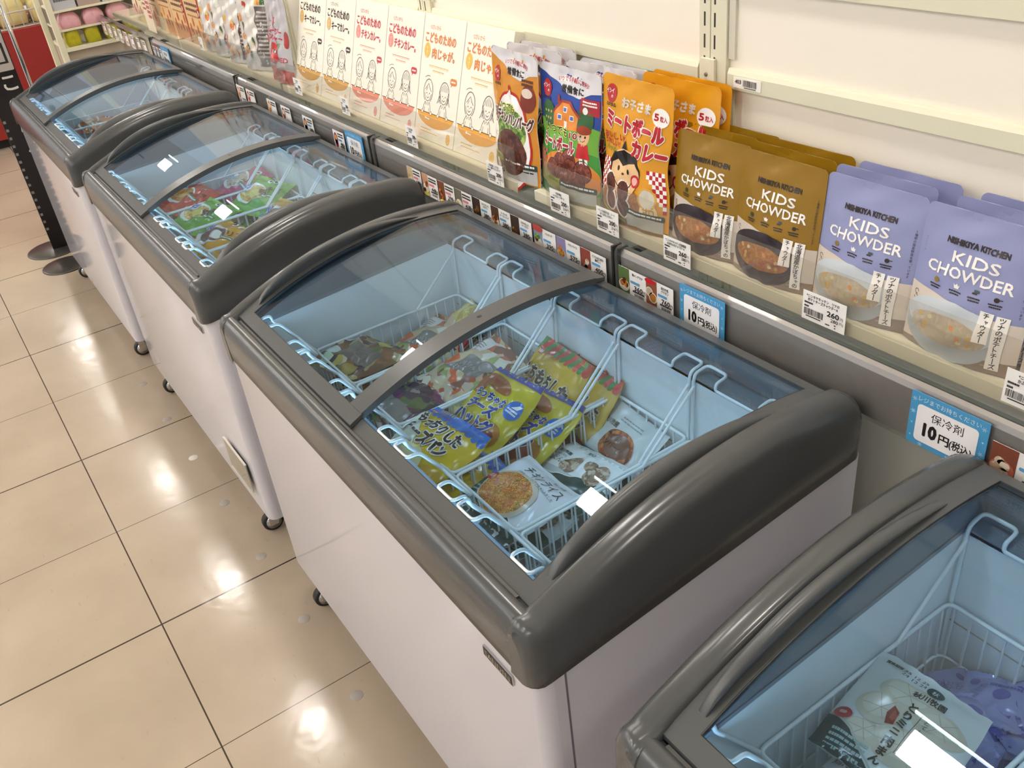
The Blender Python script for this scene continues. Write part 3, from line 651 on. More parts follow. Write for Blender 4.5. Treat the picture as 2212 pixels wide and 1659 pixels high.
# ------------------------------------------------------------------ curry boxes
def curry_box(xl, xr, dish, ink, soft, bowl, label, circ):
    W = xr - xl - .003; H = .300; D = .034; an = math.radians(17)
    m = MB(); m.box(0, W, 0, D, 0, H, pm('#f1ecdc', rough=.45)); A = Art(W, H); I = pm(ink, rough=.45); S = pm(soft, rough=.45); B = pm(bowl, rough=.45); ln = pm('#4a4642', rough=.45)
    A.text(.30, .905, .034, '2さいから', I, 2, .0, w=.24)
    A.stroke([(.155, .905), (.175, .905)], .001, I); A.text(.44, .822, .072, 'こどものための', I, 2, .035, w=.74)
    A.ell(.135, .715, .072, .095, S, 2); A.vtext(.135, .735, .028, circ, pm('#f1ecdc', rough=.45), 3, .0, 1.2)
    A.text(.54, .705, .070, dish, I, 2, .035, w=.60 if len(dish) > 5 else .55)
    A.bars(.22, .60, .70, 1, .1, .006, S, 2, 7); A.stroke([(.22, .592), (.70, .592)], .0006, S); A.bars(.32, .565, .60, 1, .1, .006, S, 2, 8); A.stroke([(.32, .558), (.60, .558)], .0006, S)
    def head(u, v, hair):
        A.arc(u, v, .115, .150, -55, 235, .0018, ln); A.arc(u, v - .005, .085, .115, 190, 350, .0015, ln)
        if hair: 
            for k in (-1, 1):
                A.stroke([(u + k * .10, v + .02), (u + k * .125, v - .05), (u + k * .155, v - .085)], .0017, ln)
                A.stroke([(u + k * .085, v + .0), (u + k * .10, v - .05), (u + k * .12, v - .075)], .0013, ln)
            for k in range(5): A.stroke([(u - .06 + .03 * k, v + .085 - .012 * abs(k - 2)), (u - .075 + .037 * k, v + .02)], .0012, ln)
        else: A.stroke([(u - .075, v + .01), (u - .04, v + .035), (u + .0, v + .062), (u + .03, v + .03), (u + .08, v + .0)], .0016, ln); A.stroke([(u - .02, v + .03), (u - .05, v + .0)], .0012, ln)
        for k in (-1, 1): A.ell(u + k * .035, v - .018, .0085, .0085, ln, 2, 10)
        A.arc(u, v - .036, .03, .030, 200, 340, .0016, ln); A.ell(u, v - .03, .006, .005, ln, 2, 8)
        # neck, collar, shoulders, arms on the table
        A.stroke([(u - .05, v - .088), (u - .085, v - .125), (u - .10, v - .175)], .0014, ln); A.stroke([(u + .05, v - .088), (u + .085, v - .125), (u + .10, v - .175)], .0014, ln)
        A.stroke([(u - .05, v - .088), (u - .025, v - .115), (u, v - .092), (u + .025, v - .115), (u + .05, v - .088)], .0014, ln)
        A.stroke([(u - .055, v - .135), (u - .06, v - .18)], .0012, ln); A.stroke([(u + .055, v - .135), (u + .06, v - .18)], .0012, ln)
    head(.26, .395, False); head(.66, .405, True)
    A.arc(.24, .405, .15, .175, 75, 125, .0012, ln); A.rrect(.775, .495, .93, .548, .007, I, 2); A.poly([(.81, .50), (.84, .50), (.80, .475)], I, 2); A.bars(.80, .515, .91, 1, .1, .012, pm('#f1ecdc', rough=.45), 3, 4)
    pts = [(.04 + .90 * k / 16, .222) for k in range(17)] + [(.49 + .45 * math.cos(a), .222 + .112 * math.sin(a)) for a in [-PI * k / 20 for k in range(1, 20)]]
    A.poly(pts, B, 2); A.stroke([(.02, .222), (.96, .222)], .0018, ln, 3)
    for u in (.16, .38, .56, .78): A.ell(u, .222, .024, .024, pm('#f1ecdc', rough=.45), 4, 12); A.arc(u, .222, .024, .024, 0, 360, .0010, ln, 5)
    A.ell(.26, .178, .022, .016, MW, 3, 10); A.stroke([(.27, .176), (.36, .172)], .003, MW, 3)
    A.ell(.86, .062, .052, .070, S, 2, 16); A.arc(.86, .062, .033, .045, 0, 360, .0008, pm('#f1ecdc', rough=.45), 3); A.bars(.16, .085, .42, 1, .1, .007, S, 2, 2); A.bars(.16, .06, .60, 1, .1, .005, S, 2, 3)
    A.apply(m, lambda u, v, o: (u, -o, v), dmax=.06)
    # seam of the lid flap on top
    m.box(.01, W - .01, D * .5, D * .5 + .0006, H, H + .0004, pm('#cfc7b2', rough=.5))
    o = m.build('curry_box', loc=(xl, 1.078, .9285)); o.rotation_euler = (-an, 0, 0)
    return tag(o, label, 'box', 'cream curry boxes on the shelf')
E4 = [-2.955, -2.752, -2.553, -2.357, -2.160, -1.962, -1.762]
for i, (d, ink, soft, bowl, lab, ci) in enumerate((('キーマカレー。', '#42302a', '#d9b06a', '#d8a448', 'cream box with brown lettering, beside the silver smoothie pouch', 'やさい'), ('キーマカレー。', '#42302a', '#d9b06a', '#d8a448', 'cream box with brown lettering, next to the pink-lettered boxes', 'やさい'),
        ('チキンカレー。', '#c53a4c', '#e38f86', '#e78a72', 'cream box with pink-red lettering, beside the brown-lettered boxes', 'りんご'), ('チキンカレー。', '#c53a4c', '#e38f86', '#e78a72', 'cream box with pink-red lettering, beside the orange-lettered boxes', 'りんご'),
        ('肉じゃが。', '#d9803c', '#e8b84c', '#e6a637', 'cream box with orange lettering, beside the pink-lettered boxes', 'やさい'), ('肉じゃが。', '#d9803c', '#e8b84c', '#e6a637', 'cream box with orange lettering, partly behind the orange hamburg pouch', 'やさい'))):
    curry_box(E4[i], E4[i + 1], d, ink, soft, bowl, lab, ci)
# ------------------------------------------------------------------ retort pouches standing on the shelf
def pouch_mesh(name, W, H, T, art, base, edge=None, waist=None, rtop=.010, seed=1, back=None, gus=.75, wr=.0008, dmax=.007):
    rn = random.Random(seed); ph = [rn.uniform(0, 6.28) for _ in range(6)]
    wf = waist or (lambda v: 1.0)
    def half(v): 
        z = v * H; ins = 0.0
        if z > H - rtop: q = z - (H - rtop); ins = rtop - math.sqrt(max(0, rtop * rtop - q * q))
        return W / 2 * wf(v) - ins
    def depth(s, v):
        g = gus + (1 - gus) * min(1, v / .2) if v < .2 else max(0, 1 - ((v - .2) / .74)) ** .8
        return T * g * max(0, 1 - abs(s) ** 2.4)
    def wrk(x, z, s): return wr * (math.sin(x * 160 + ph[0] + z * 60) + math.sin(z * 130 + ph[1] - x * 70) + .5 * math.sin(x * 210 + z * 120 + ph[2])) * (1 - abs(s) ** 3)
    def fr(u, z, o):
        v = min(1, max(0, z / H)); h_ = half(v); x = max(-h_, min(h_, (u - W / 2) * wf(v))); s = x / max(h_, 1e-4)
        return (x, -(depth(s, v) + wrk(x, z, s) + o), z)
    def bk(u, z, o):
        v = min(1, max(0, z / H)); h_ = half(v); x = max(-h_, min(h_, (u - W / 2) * wf(v))); s = x / max(h_, 1e-4)
        return (x, .001 + .35 * depth(s, v), z)
    m = MB(); nu, nv = 18, 26
    U = [W * i / nu for i in range(nu + 1)]; Z = [H * min(1, j / nv) for j in range(nv + 1)] 
    Z = sorted(set([round(z, 6) for z in Z] + [H - rtop * .5, H - rtop * .2, H - rtop * .05]))
    m.grid([[fr(u, z, 0) for z in Z] for u in U], base); m.grid([[bk(u, z, 0) for z in Z] for u in U[::-1]], back or base)
    bot = [fr(u, 0, 0) for u in U] + [bk(u, 0, 0) for u in U[::-1]]; m.add(bot, [tuple(range(len(bot)))[::-1]], back or base)
    for i in (0, -1): m.grid([[fr(U[i], z, 0) for z in Z], [bk(U[i], z, 0) for z in Z]][::(1 if i == -1 else -1)], edge or base)
    m.grid([[fr(u, H, 0) for u in U], [bk(u, H, 0) for u in U]], edge or base)
    art.apply(m, fr, dmax=dmax, e0=.00035, e=.00022); return m.mesh(name)
def place(name, mesh, x, y, z, label, cat, group, rx=0.0, rz=0.0, ry=0.0):
    o = bpy.data.objects.new(name, mesh); COL.objects.link(o); o.location = (x, y, z); o.rotation_euler = (rx, ry, rz)
    return tag(o, label, cat, group)
# chowder pouches
def chowder(main, cream, bowl, bowl_in, soup, l1, l2, side, icon, name):
    W, H = .170, .205; A = Art(W, H); Mn = pm(main, rough=.24); Cr = pm(cream, rough=.24); K = pm('#2e241f', rough=.4); Wh = pm('#f2efe8', rough=.38)
    wave = [(u / 20, .405 + .035 * math.cos(u / 20 * PI * 1.1 + .3)) for u in range(21)]
    A.poly([(0, 0), (1, 0)] + wave[::-1], Cr, 1)
    A.poly([(.0, 0), (1, 0), (1, .10), (.55, .075), (0, .03)], pm('#8b7a6a', rough=.38), 2)
    A.ell(.42, .185, .41, .25, pm(bowl, rough=.38), 3, 30); A.ell(.42, .25, .405, .185, pm(bowl_in, rough=.38), 4, 30); A.ell(.42, .195, .345, .125, soup, 5, 28)
    rn = random.Random(5)
    for k in range(9): A.ell(.42 + rn.uniform(-.24, .24), .20 + rn.uniform(-.07, .07), .025, .018, pm(rn.choice(('#d98a45', '#c9a35a', '#cf7a45', '#d8cfa5')), rough=.38), 6, 9, rot=rn.uniform(0, 3))
    A.text(.5, .795, .045, 'NISHIKIYA KITCHEN', K, 2, .05, w=.52); A.text(.52, .695, .085, 'KIDS', Wh, 2, .022, w=.40); A.text(.49, .595, .085, 'CHOWDER', Wh, 2, .022, w=.74)
    for k, u in enumerate((.24, .42, .59, .76)):
        c = (icon, '#f2efe8', '#2e241f', '#2e241f')[k]
        if k == 0: A.ell(u, .512, .026, .024, pm(c, rough=.4), 2, 12)
        elif k == 1: A.poly([(u - .03, .525), (u - .015, .515), (u, .53), (u + .015, .515), (u + .03, .525), (u + .02, .495), (u - .02, .495)], Wh, 2)
        elif k == 2: A.rect(u - .03, .50, u + .01, .512, pm(c), 2); A.rect(u - .02, .513, u + .025, .53, pm('#3c4a52'), 2)
        else: A.ell(u, .51, .022, .02, pm(c), 2, 10); A.rect(u + .02, .512, u + .045, .518, pm(c), 2)
        A.bars(u - .055, .470, u + .055, 1, .1, .010, K, 2, k + 1); A.bars(u - .045, .452, u + .045, 1, .1, .010, K, 2, k + 7)
    A.rect(.795, .41, .895, .41 - .041 * len(l1) - .01, Wh, 7); A.vtext(.845, .385, .040, l1, K, 8, .02, 1.02)
    A.rect(.665, .415, .775, .415 - .041 * len(l2) - .01, Wh, 7); A.vtext(.72, .39, .040, l2, K, 8, .02, 1.02)
    A.vtext(.945, .76, .019, '5種類の国産野菜を使っています', K, 2, .01, 1.25)
    A.vtext(.055, .76, .012, side, pm('#6a5a3a', rough=.4), 2, .0, 1.5); A.arc(.07, .37, .02, .02, 0, 300, .001, K); A.arc(.07, .33, .02, .02, 180, 480, .001, K)
    A.bars(.76, .045, .90, 1, .1, .012, pm('#a89a88', rough=.4), 3, 3)
    return pouch_mesh(name, W, H, .021, A, Mn, back=Mn, seed=3, wr=.0008)
CH1 = chowder('#8f6b14', '#cfc3b4', '#3a2b33', '#2b2028', F_soup, '北海道産かぼちゃの', 'チャウダー', 'かぼちゃの', '#2c3b26', 'pumpkin_chowder_pouch')
CH2 = chowder('#8f94bd', '#d6cbbd', '#a9b0b3', '#c3ccd2', F_cream, 'ツナのポテトチーズ', 'チャウダー', 'ポテトチーズ', '#8a7436', 'tuna_chowder_pouch')
LN = math.radians(-5)
g1 = 'olive chowder pouches'; g2 = 'lilac chowder pouches'
for x, y, z, me, l, g, rz in ((-1.100, 1.089, 0, CH1, 'front olive chowder pouch beside the smiling boy curry pouch', g1, .02), (-.941, 1.083, 0, CH1, 'front olive chowder pouch beside the lilac pouches', g1, .0),
        (-1.118, 1.122, .006, CH1, 'olive chowder pouch in the second rank, left column', g1, .03), (-.955, 1.118, .004, CH1, 'olive chowder pouch in the second rank, right column', g1, .02),
        (-1.095, 1.150, .010, CH1, 'olive chowder pouch against the wall panel, left column', g1, .02), (-.945, 1.148, .008, CH1, 'olive chowder pouch against the wall panel, right column', g1, .03),
        (-.772, 1.085, 0, CH2, 'front lilac chowder pouch beside the olive pouches', g2, .0), (-.602, 1.082, 0, CH2, 'front lilac chowder pouch near the right edge, its whole bowl visible', g2, -.01),
        (-.784, 1.120, .004, CH2, 'lilac chowder pouch in the second rank, left column', g2, .02), (-.766, 1.150, .008, CH2, 'lilac chowder pouch against the wall panel, left column', g2, .02),
        (-.585, 1.122, .003, CH2, 'lilac chowder pouch in the second rank with glare on its lettering', g2, .0), (-.568, 1.152, .008, CH2, 'lilac chowder pouch against the wall panel at the right edge', g2, .02),
        (-.428, 1.085, 0, CH2, 'front lilac chowder pouch cut off by the right edge of the photo', g2, .0)):
    place('chowder_pouch', me, x, y, .9285, l, 'pouch', g, rx=LN, rz=rz)
# orange, blue and yellow pouches
def maker(A, u, v, s=1.0):
    A.ell(u, v, .075 * s, .085 * s, film('#b5242a'), 3, 18); A.text(u - .02 * s, v + .015, .032 * s, 'イシイ', CW, 4, .02, w=.10 * s); A.text(u + .01, v - .022 * s, .02 * s, 'の', CW, 4, .02)
    A.text(u, v - .075 * s, .022 * s, '石井食品', CK, 3, .02, w=.15 * s)
def ready(A, white=True):
    A.poly([(.30, 1), (1, 1), (1, .865), (.86, .85), (.70, .80), (.52, .81), (.38, .87), (.0, .95), (0, 1)], film('#d8d6da'), 2)
    A.text(.58, .905, .030, 'いつでも手軽に便利!', film('#b5242a'), 3, .02, w=.48, arcv=.018, rot=-.02); A.text(.58, .850, .048, '常備食に', CK, 3, .05, w=.33)
def lab_box(A, v=.14):
    A.rrect(.42, v, .97, v + .05, .003, film('#2c3f35'), 4); A.bars(.45, v + .022, .94, 1, .1, .016, CW, 5, 4); A.rect(.42, v - .115, .97, v, film('#b9b7b0'), 4)
    A.bars(.45, v - .025, .93, 1, .1, .010, CK, 5, 9)
WST = lambda v: 1.0 - .10 * math.exp(-((v - .46) / .13) ** 2)
def hamburg_pouch():
    W, H = .195, .272; A = Art(W, H); O = film('#d08a22')
    ready(A); maker(A, .17, .80); A.ell(.50, .30, .42, .56, film('#b8231f'), 2, 30); A.ell(.50, .30, .39, .53, CW, 3, 30); A.ell(.50, .40, .34, .25, F_green, 4, 24)
    A.ell(.52, .225, .32, .26, F_meat, 5, 28); A.ell(.52, .30, .22, .10, F_meat, 6, 20)
    A.poly([(.40, .66), (.50, .72), (.52, .66), (.48, .58), (.42, .60)], CW, 4); A.ell(.47, .725, .03, .03, film('#b8231f'), 5, 8)
    A.ell(.84, .68, .13, .15, film('#7c2d18'), 3, 18); A.ell(.82, .72, .10, .05, film('#d8c8b8'), 4, 14); A.bars(.72, .80, .92, 2, .03, .02, CBR, 4, 2)
    A.text(.42, .575, .055, 'いつでも', film('#3e6a22'), 6, .03, w=.40, out=film('#e8e27a')); A.text(.50, .49, .085, '5種チキンハンバーグ', CBR, 6, .05, w=.92, out=CW, rot=-.02)
    A.ell(.13, .33, .085, .13, CW, 5, 18); A.text(.13, .33, .035, 'たまご', film('#b8231f'), 6, .01, w=.13)
    A.rrect(.13, .135, .40, .19, .003, film('#9aa63a'), 6); A.text(.265, .162, .030, '国産鶏肉100%', film('#3e5a22'), 7, .0, w=.24); A.poly([(.0, .12), (.42, .10), (.42, .02), (0, .04)], film('#59512e'), 3)
    lab_box(A, .125); return pouch_mesh('hamburg_pouch', W, H, .024, A, O, edge=CW, waist=WST, rtop=.012, seed=7, wr=.0009, back=film('#c9c7c3'))
def meatball_pouch():
    W, H = .205, .264; A = Art(W, H); Bl = film('#27489b')
    A.poly([(0, 0), (1, 0), (1, .60), (.75, .63), (.45, .58), (.2, .60), (0, .58)], film('#6fae3a'), 2); A.poly([(0, 0), (1, 0), (1, .40), (.6, .46), (.3, .43), (0, .50)], film('#3e8f35'), 3)
    ready(A); maker(A, .16, .82); A.ell(.38, .905, .02, .02, CW, 3, 8); A.ell(.44, .918, .025, .025, CW, 3, 8)
    A.rect(.72, .70, .985, .815, film('#a82430'), 3); A.bars(.75, .785, .95, 2, .022, .012, CW, 4, 6); A.ell(.79, .725, .035, .035, CW, 4, 10)
    A.poly([(.30, .56), (.30, .66), (.42, .75), (.56, .755), (.70, .67), (.70, .56)], film('#e08a35'), 4); A.poly([(.27, .655), (.42, .765), (.57, .765), (.74, .665), (.70, .66), (.55, .745), (.43, .745), (.30, .65)], film('#a03a26'), 5); A.rect(.35, .73, .39, .79, film('#a03a26'), 4)
    for u, v in ((.41, .635), (.60, .645), (.50, .70)): A.rect(u - .03, v - .02, u + .03, v + .02, CW, 5); A.rect(u - .022, v - .014, u + .022, v + .014, film('#4d6fb5'), 6)
    A.rect(.48, .56, .54, .615, CW, 5)
    for u, v in ((.20, .63), (.80, .66)): A.ell(u, v, .12, .13, film('#2f5e33'), 3, 16)
    for k in range(6): A.ell(.14 + .025 * (k % 3) * 2, .60 + .05 * (k // 3), .014, .014, film('#c9b35a'), 4, 7)
    # child with a hat
    A.ell(.80, .535, .085, .095, film('#e8b98a'), 5, 16); A.ell(.77, .535, .012, .014, CK, 6, 8); A.ell(.83, .535, .012, .014, CK, 6, 8); A.arc(.80, .53, .04, .04, 210, 330, .0014, CBR, 6); A.ell(.80, .585, .10, .045, film('#9b3d22'), 6, 16); A.poly([(.73, .48), (.88, .48), (.90, .37), (.72, .37)], film('#c2262b'), 5); A.rect(.76, .33, .80, .37, CW, 5); A.rect(.83, .33, .87, .37, CW, 5)
    A.text(.36, .535, .060, 'いつでも', film('#1d2b18'), 6, .02, w=.42, out=film('#e3e87a')); A.text(.39, .435, .095, 'ミートボール', film('#a81f24'), 6, .045, w=.60, out=CW, rot=.0); A.text(.66, .525, .05, '10', film('#a81f24'), 6, .04, w=.10, out=CW); A.text(.76, .515, .03, '個入', CW, 6, .02, w=.08)
    A.ell(.56, .20, .46, .24, film('#d98a3a'), 4, 28); A.ell(.30, .42, .07, .06, film('#a82430'), 5, 10) if False else None
    for u, v in ((.60, .335), (.45, .285), (.63, .265), (.80, .27), (.33, .225), (.50, .205), (.72, .185)): A.ell(u, v, .115, .115, F_ball, 5, 18); A.arc(u, v, .11, .11, -60, 200, .0012, film('#4a1a12'), 6)
    A.poly([(0, .0), (1, 0), (1, .10), (.6, .13), (.25, .19), (.12, .33), (.0, .36)], film('#8d8a55'), 7)
    for i in range(5):
        for j in range(6):
            if (i + j) % 2: A.rect(.02 + .035 * i, .19 + .028 * j, .055 + .035 * i, .218 + .028 * j, film('#c0585a'), 8)
    A.rrect(.22, .115, .47, .165, .003, film('#9aa63a'), 8); A.text(.345, .14, .028, '国産鶏肉100%', film('#3e5a22'), 9, .0, w=.22); A.poly([(0, 0), (.45, 0), (.45, .05), (0, .10)], film('#3f6a41'), 8)
    for q in (4,): 
        A.rrect(.46, .115, .97, .16, .003, film('#2c3f35'), 9); A.bars(.49, .134, .94, 1, .1, .014, CW, 10, 4); A.rect(.47, .02, .96, .112, film('#b5b7ae'), 9)
    return pouch_mesh('meatball_pouch', W, H, .024, A, Bl, edge=CW, waist=WST, rtop=.012, seed=11, wr=.0009, back=film('#c9c7c3'))
def curry_pouch():
    W, H = .200, .272; A = Art(W, H); O = film('#dd9a1e'); Rd = film('#b81f27')
    maker(A, .15, .875); A.text(.53, .835, .058, 'お子さま', film('#d6cfc0'), 3, .05, w=.40); A.ell(.86, .80, .105, .085, CW, 3, 18); A.text(.805, .80, .05, '5', Rd, 4, .05, w=.05); A.text(.895, .795, .03, '粒入', Rd, 4, .03, w=.09)
    A.text(.51, .700, .105, 'ミートボール', Rd, 6, .07, w=.80, out=CW, outw=.05, rot=-.05); A.text(.76, .555, .105, 'カレー', Rd, 6, .07, w=.44, out=CW, outw=.05, rot=-.05)
    A.text(.24, .60, .042, 'おいしい!', Rd, 4, .03, w=.36, rot=.02); A.text(.20, .555, .038, 'うれしい!', Rd, 4, .03, w=.28); A.text(.22, .51, .036, 'ハッピー!', film('#4e8a3a'), 4, .03, w=.30)
    for i in range(8):
        for j in range(10):
            for s in (0, 1):
                u = (.02 + .035 * i) if s == 0 else (.70 + .035 * i); v = .16 + .028 * j
                if (s == 0 and u < .36 - v * .45) or (s == 1 and u > .98 - (v - .10) * .75 + (.25 if v < .25 else 0) * 0 and u < .97): A.rect(u, v, u + .035, v + .028, Rd if (i + j) % 2 else CW, 2)
    A.poly([(.18, .43), (.25, .50), (.36, .52), (.44, .60), (.48, .53), (.60, .50), (.68, .42), (.66, .33), (.20, .33)], film('#1c1614'), 4)
    A.ell(.44, .375, .225, .225, film('#e9c08c'), 5, 26); A.poly([(.22, .42), (.34, .46), (.42, .42), (.52, .45), (.60, .46), (.66, .41), (.62, .50), (.44, .535), (.28, .50)], film('#1c1614'), 6)
    A.ell(.36, .40, .022, .026, CK, 6, 10); A.ell(.52, .395, .022, .026, CK, 6, 10); A.arc(.44, .375, .15, .15, 205, 335, .0024, CBR, 6); A.ell(.62, .345, .055, .06, Rd, 6, 14); A.ell(.62, .345, .033, .038, film('#e8b0a0'), 7, 12); A.ell(.44, .37, .02, .012, CBR, 6, 8)
    A.ell(.42, .13, .36, .24, F_soup, 3, 26)
    for u, v in ((.24, .275), (.46, .25), (.26, .155), (.46, .135)): A.ell(u, v, .105, .115, CW, 5, 16); A.ell(u, v, .088, .098, F_meat, 6, 16)
    A.ell(.78, .245, .11, .11, film('#d9a84a'), 5, 18); A.ell(.78, .245, .09, .09, film('#d8d2c0'), 6, 16); A.ell(.80, .155, .10, .10, film('#e8d9a8'), 5, 18); A.text(.80, .155, .05, '甘口', film('#c98a1e'), 6, .03, w=.13)
    A.poly([(0, 0), (1, 0), (1, .03), (.5, .05), (.15, .09), (0, .13)], film('#7a5a22'), 4); A.stroke([(.05, .10), (.25, .05), (.5, .03)], .004, film('#a3b04a'), 5)
    A.rrect(.52, .105, .97, .145, .003, film('#2c3f35'), 7); A.bars(.55, .12, .94, 1, .1, .012, CW, 8, 4); A.rect(.53, .02, .96, .103, film('#b5b3a8'), 7)
    return pouch_mesh('curry_pouch', W, H, .024, A, O, edge=O, waist=WST, rtop=.012, seed=15, wr=.0010, back=O)
PH = hamburg_pouch(); PM_ = meatball_pouch(); PC = curry_pouch()
gO, gB, gY = 'orange hamburg pouches', 'blue and green meatball pouches', 'yellow curry pouches'
for me, x, y, z, l, g, rz, rx in ((PH, -1.680, 1.080, 0, 'orange hamburg pouch with hen and brown patty, in front of its row', gO, -.08, -.07), (PH, -1.670, 1.128, .004, 'orange hamburg pouch behind the front one, only its pale top showing', gO, .02, -.06), (PH, -1.655, 1.156, .008, 'rearmost orange hamburg pouch with red lettering on its pale top', gO, .03, -.05),
        (PM_, -1.490, 1.084, 0, 'front meatball pouch with house and child, blue and green', gB, -.02, -.07), (PM_, -1.450, 1.130, .006, 'meatball pouch behind the front one, mostly hidden', gB, .05, -.07), (PM_, -1.436, 1.157, .014, 'rearmost meatball pouch, its pale and blue top showing', gB, .03, -.05),
        (PC, -1.288, 1.083, 0, 'front yellow curry pouch with smiling dark-haired boy', gY, -.03, -.07), (PC, -1.226, 1.130, .004, 'yellow curry pouch standing behind the front one', gY, .0, -.07), (PC, -1.222, 1.156, .006, 'rearmost yellow curry pouch touching the wall upright', gY, .0, -.05)):
    place('meal_pouch', me, x, y, .9285, l, 'pouch', g, rx=rx, rz=rz)
# silver smoothie pouches
def smoothie():
    W, H = .205, .265; A = Art(W, H); Rd = film('#b52648'); S = pm('#c9c5c6', rough=.22, metal=.35)
    A.ell(.5, .70, .07, .07, Rd, 2, 14)
    for k in range(8): A.stroke([(.5 + .095 * math.cos(k * PI / 4), .70 + .06 * math.sin(k * PI / 4)), (.5 + .12 * math.cos(k * PI / 4), .70 + .077 * math.sin(k * PI / 4))], .002, Rd)
    A.text(.5, .60, .06, 'スムージー', Rd, 3, .06, w=.66); A.text(.5, .52, .06, 'レンジャー', Rd, 3, .06, w=.66); A.bars(.25, .46, .75, 1, .1, .012, film('#c98a98'), 2, 4)
    A.ell(.52, .34, .15, .17, film('#c8322e'), 3, 20); A.rect(.42, .345, .64, .38, CK, 4); A.ell(.48, .362, .025, .02, CW, 5, 8); A.ell(.58, .362, .025, .02, CW, 5, 8); A.ell(.68, .43, .10, .035, film('#5a7a5a'), 3, 12, rot=.5); A.text(.78, .28, .06, 'RED', Rd, 3, .03, w=.28)
    A.ell(.12, .50, .05, .10, film('#d0584a'), 2, 12); A.ell(.93, .52, .06, .13, film('#a8392f'), 2, 12); A.poly([(0, 0), (1, 0), (1, .15), (.5, .19), (0, .16)], film('#b8544f'), 2)
    return pouch_mesh('smoothie_pouch', W, H, .030, A, S, rtop=.04, seed=21, wr=.0022)
def dried(cols, sd, name, dark):
    W, H = .175, .26; A = Art(W, H); rn = random.Random(sd)
    for k in range(14): A.ell(rn.uniform(.08, .6), rn.uniform(.1, .85), rn.uniform(.04, .09), rn.uniform(.05, .10), film(rn.choice(cols)), 2, 10)
    A.rect(.62, .05, .98, .80, film(dark), 2); A.bars(.66, .72, .95, 12, .05, .022, film('#b9b3ae'), 3, sd); A.rect(.62, .82, .80, .88, film('#d99a45'), 3); A.rect(.80, .82, .92, .88, film('#3a6b3e'), 3)
    return pouch_mesh(name, W, H, .026, A, pm('#d6d0c8', rough=.25, metal=.15), rtop=.015, seed=sd, wr=.0022)
S1 = smoothie(); S2 = dried(['#e0e3d8', '#d88a3a', '#c23a2c', '#3a5a35', '#e9d9a0'], 31, 'dried_fruit_pouch', '#5f5752'); S3 = dried(['#e9e2cf', '#e0b04a', '#d8743a', '#eae6da'], 37, 'dried_fruit_pouch_b', '#4a342c')
for me, x, y, l, rz in ((S1, -3.055, 1.085, 'silver smoothie pouch with red apple in sunglasses, beside brown-lettered box', -.05), (S2, -3.285, 1.095, 'pale pouch with fruit pictures and dark edge, left of the smoothie pouch', .30), (S3, -3.46, 1.095, 'pale pouch with grey text block, second left of the smoothie pouch', .32), (S2, -3.62, 1.095, 'pale fruit pouch, third left of the smoothie pouch', .30), (S3, -3.755, 1.10, 'pale fruit pouch beside the red-edged box', .30)):
    place('smoothie_pouch', me, x, y, .9285, l, 'pouch', 'silver and pale fruit pouches', rx=-.08, rz=rz)
def snack_box(x, w_, h, label, base, red, sd, y=1.085):
    m = MB((x, y, .9285)); m.box(x, x + w_, y, y + .05, .9285, .9285 + h, pm(base, rough=.4)); A = Art(w_, h); rn = random.Random(sd)
    for k in range(4): A.ell(.15 + .22 * k, .30 + .12 * (k % 2), .05, .09, film(rn.choice(('#c8642f', '#d98a3a', '#b8432c'))), 2, 10); A.ell(.22 + .2 * k, .22, .03, .06, film('#8a5a33'), 2, 8)
    A.bars(.10, .72, .90, 2, .10, .05, film('#6a5348'), 2, sd); A.bars(.12, .52, .85, 1, .1, .03, film('#b8865a'), 2, sd + 1)
    if red: A.rect(.92, 0, 1, 1, film('#b8232c'), 3); A.ell(.88, .62, .08, .09, film('#b8232c'), 3, 14); A.ell(.88, .62, .05, .055, film('#e0c8b0'), 4, 12)
    A.apply(m, lambda u, v, o: (x + u, y - o, .9285 + v), dmax=.08)
    return tag(m.build('snack_box', loc=(x, y, .9285)), label, 'box', 'peach snack boxes at the far end of the shelf')
snack_box(-4.035, .20, .21, 'peach snack box with a red edge strip, left of the fruit pouches', '#e6c08a', True, 2); snack_box(-4.24, .20, .21, 'peach snack box behind the joint of the acrylic fences', '#e6c08a', True, 3)
snack_box(-4.445, .20, .21, 'peach snack box left of the fence joint', '#e3bd88', False, 4); snack_box(-4.67, .22, .19, 'cream box with pink print, second from the far left end', '#e8d8bf', False, 5); snack_box(-4.90, .22, .19, 'cream box with pink print at the far left end of the shelf', '#e5dcc0', False, 6)
m = MB((-4.50, 1.046, .93)); m.box(-4.56, -4.43, 1.0462, 1.047, .925, 1.09, pm('#ead9c0', rough=.5)); A = Art(.13, .165); A.bars(.1, .8, .5, 3, .12, .06, film('#b87a6a'), 2, 3); A.bars(.55, .85, .95, 5, .12, .08, film('#c9707a'), 2, 5)
A.apply(m, lambda u, v, o: (-4.56 + u, 1.0462 - o, .925 + v), dmax=.1); tag(m.build('promotion_card', loc=(-4.50, 1.046, .93)), 'pale promotion card with pink print hung on the far acrylic fence', 'card')
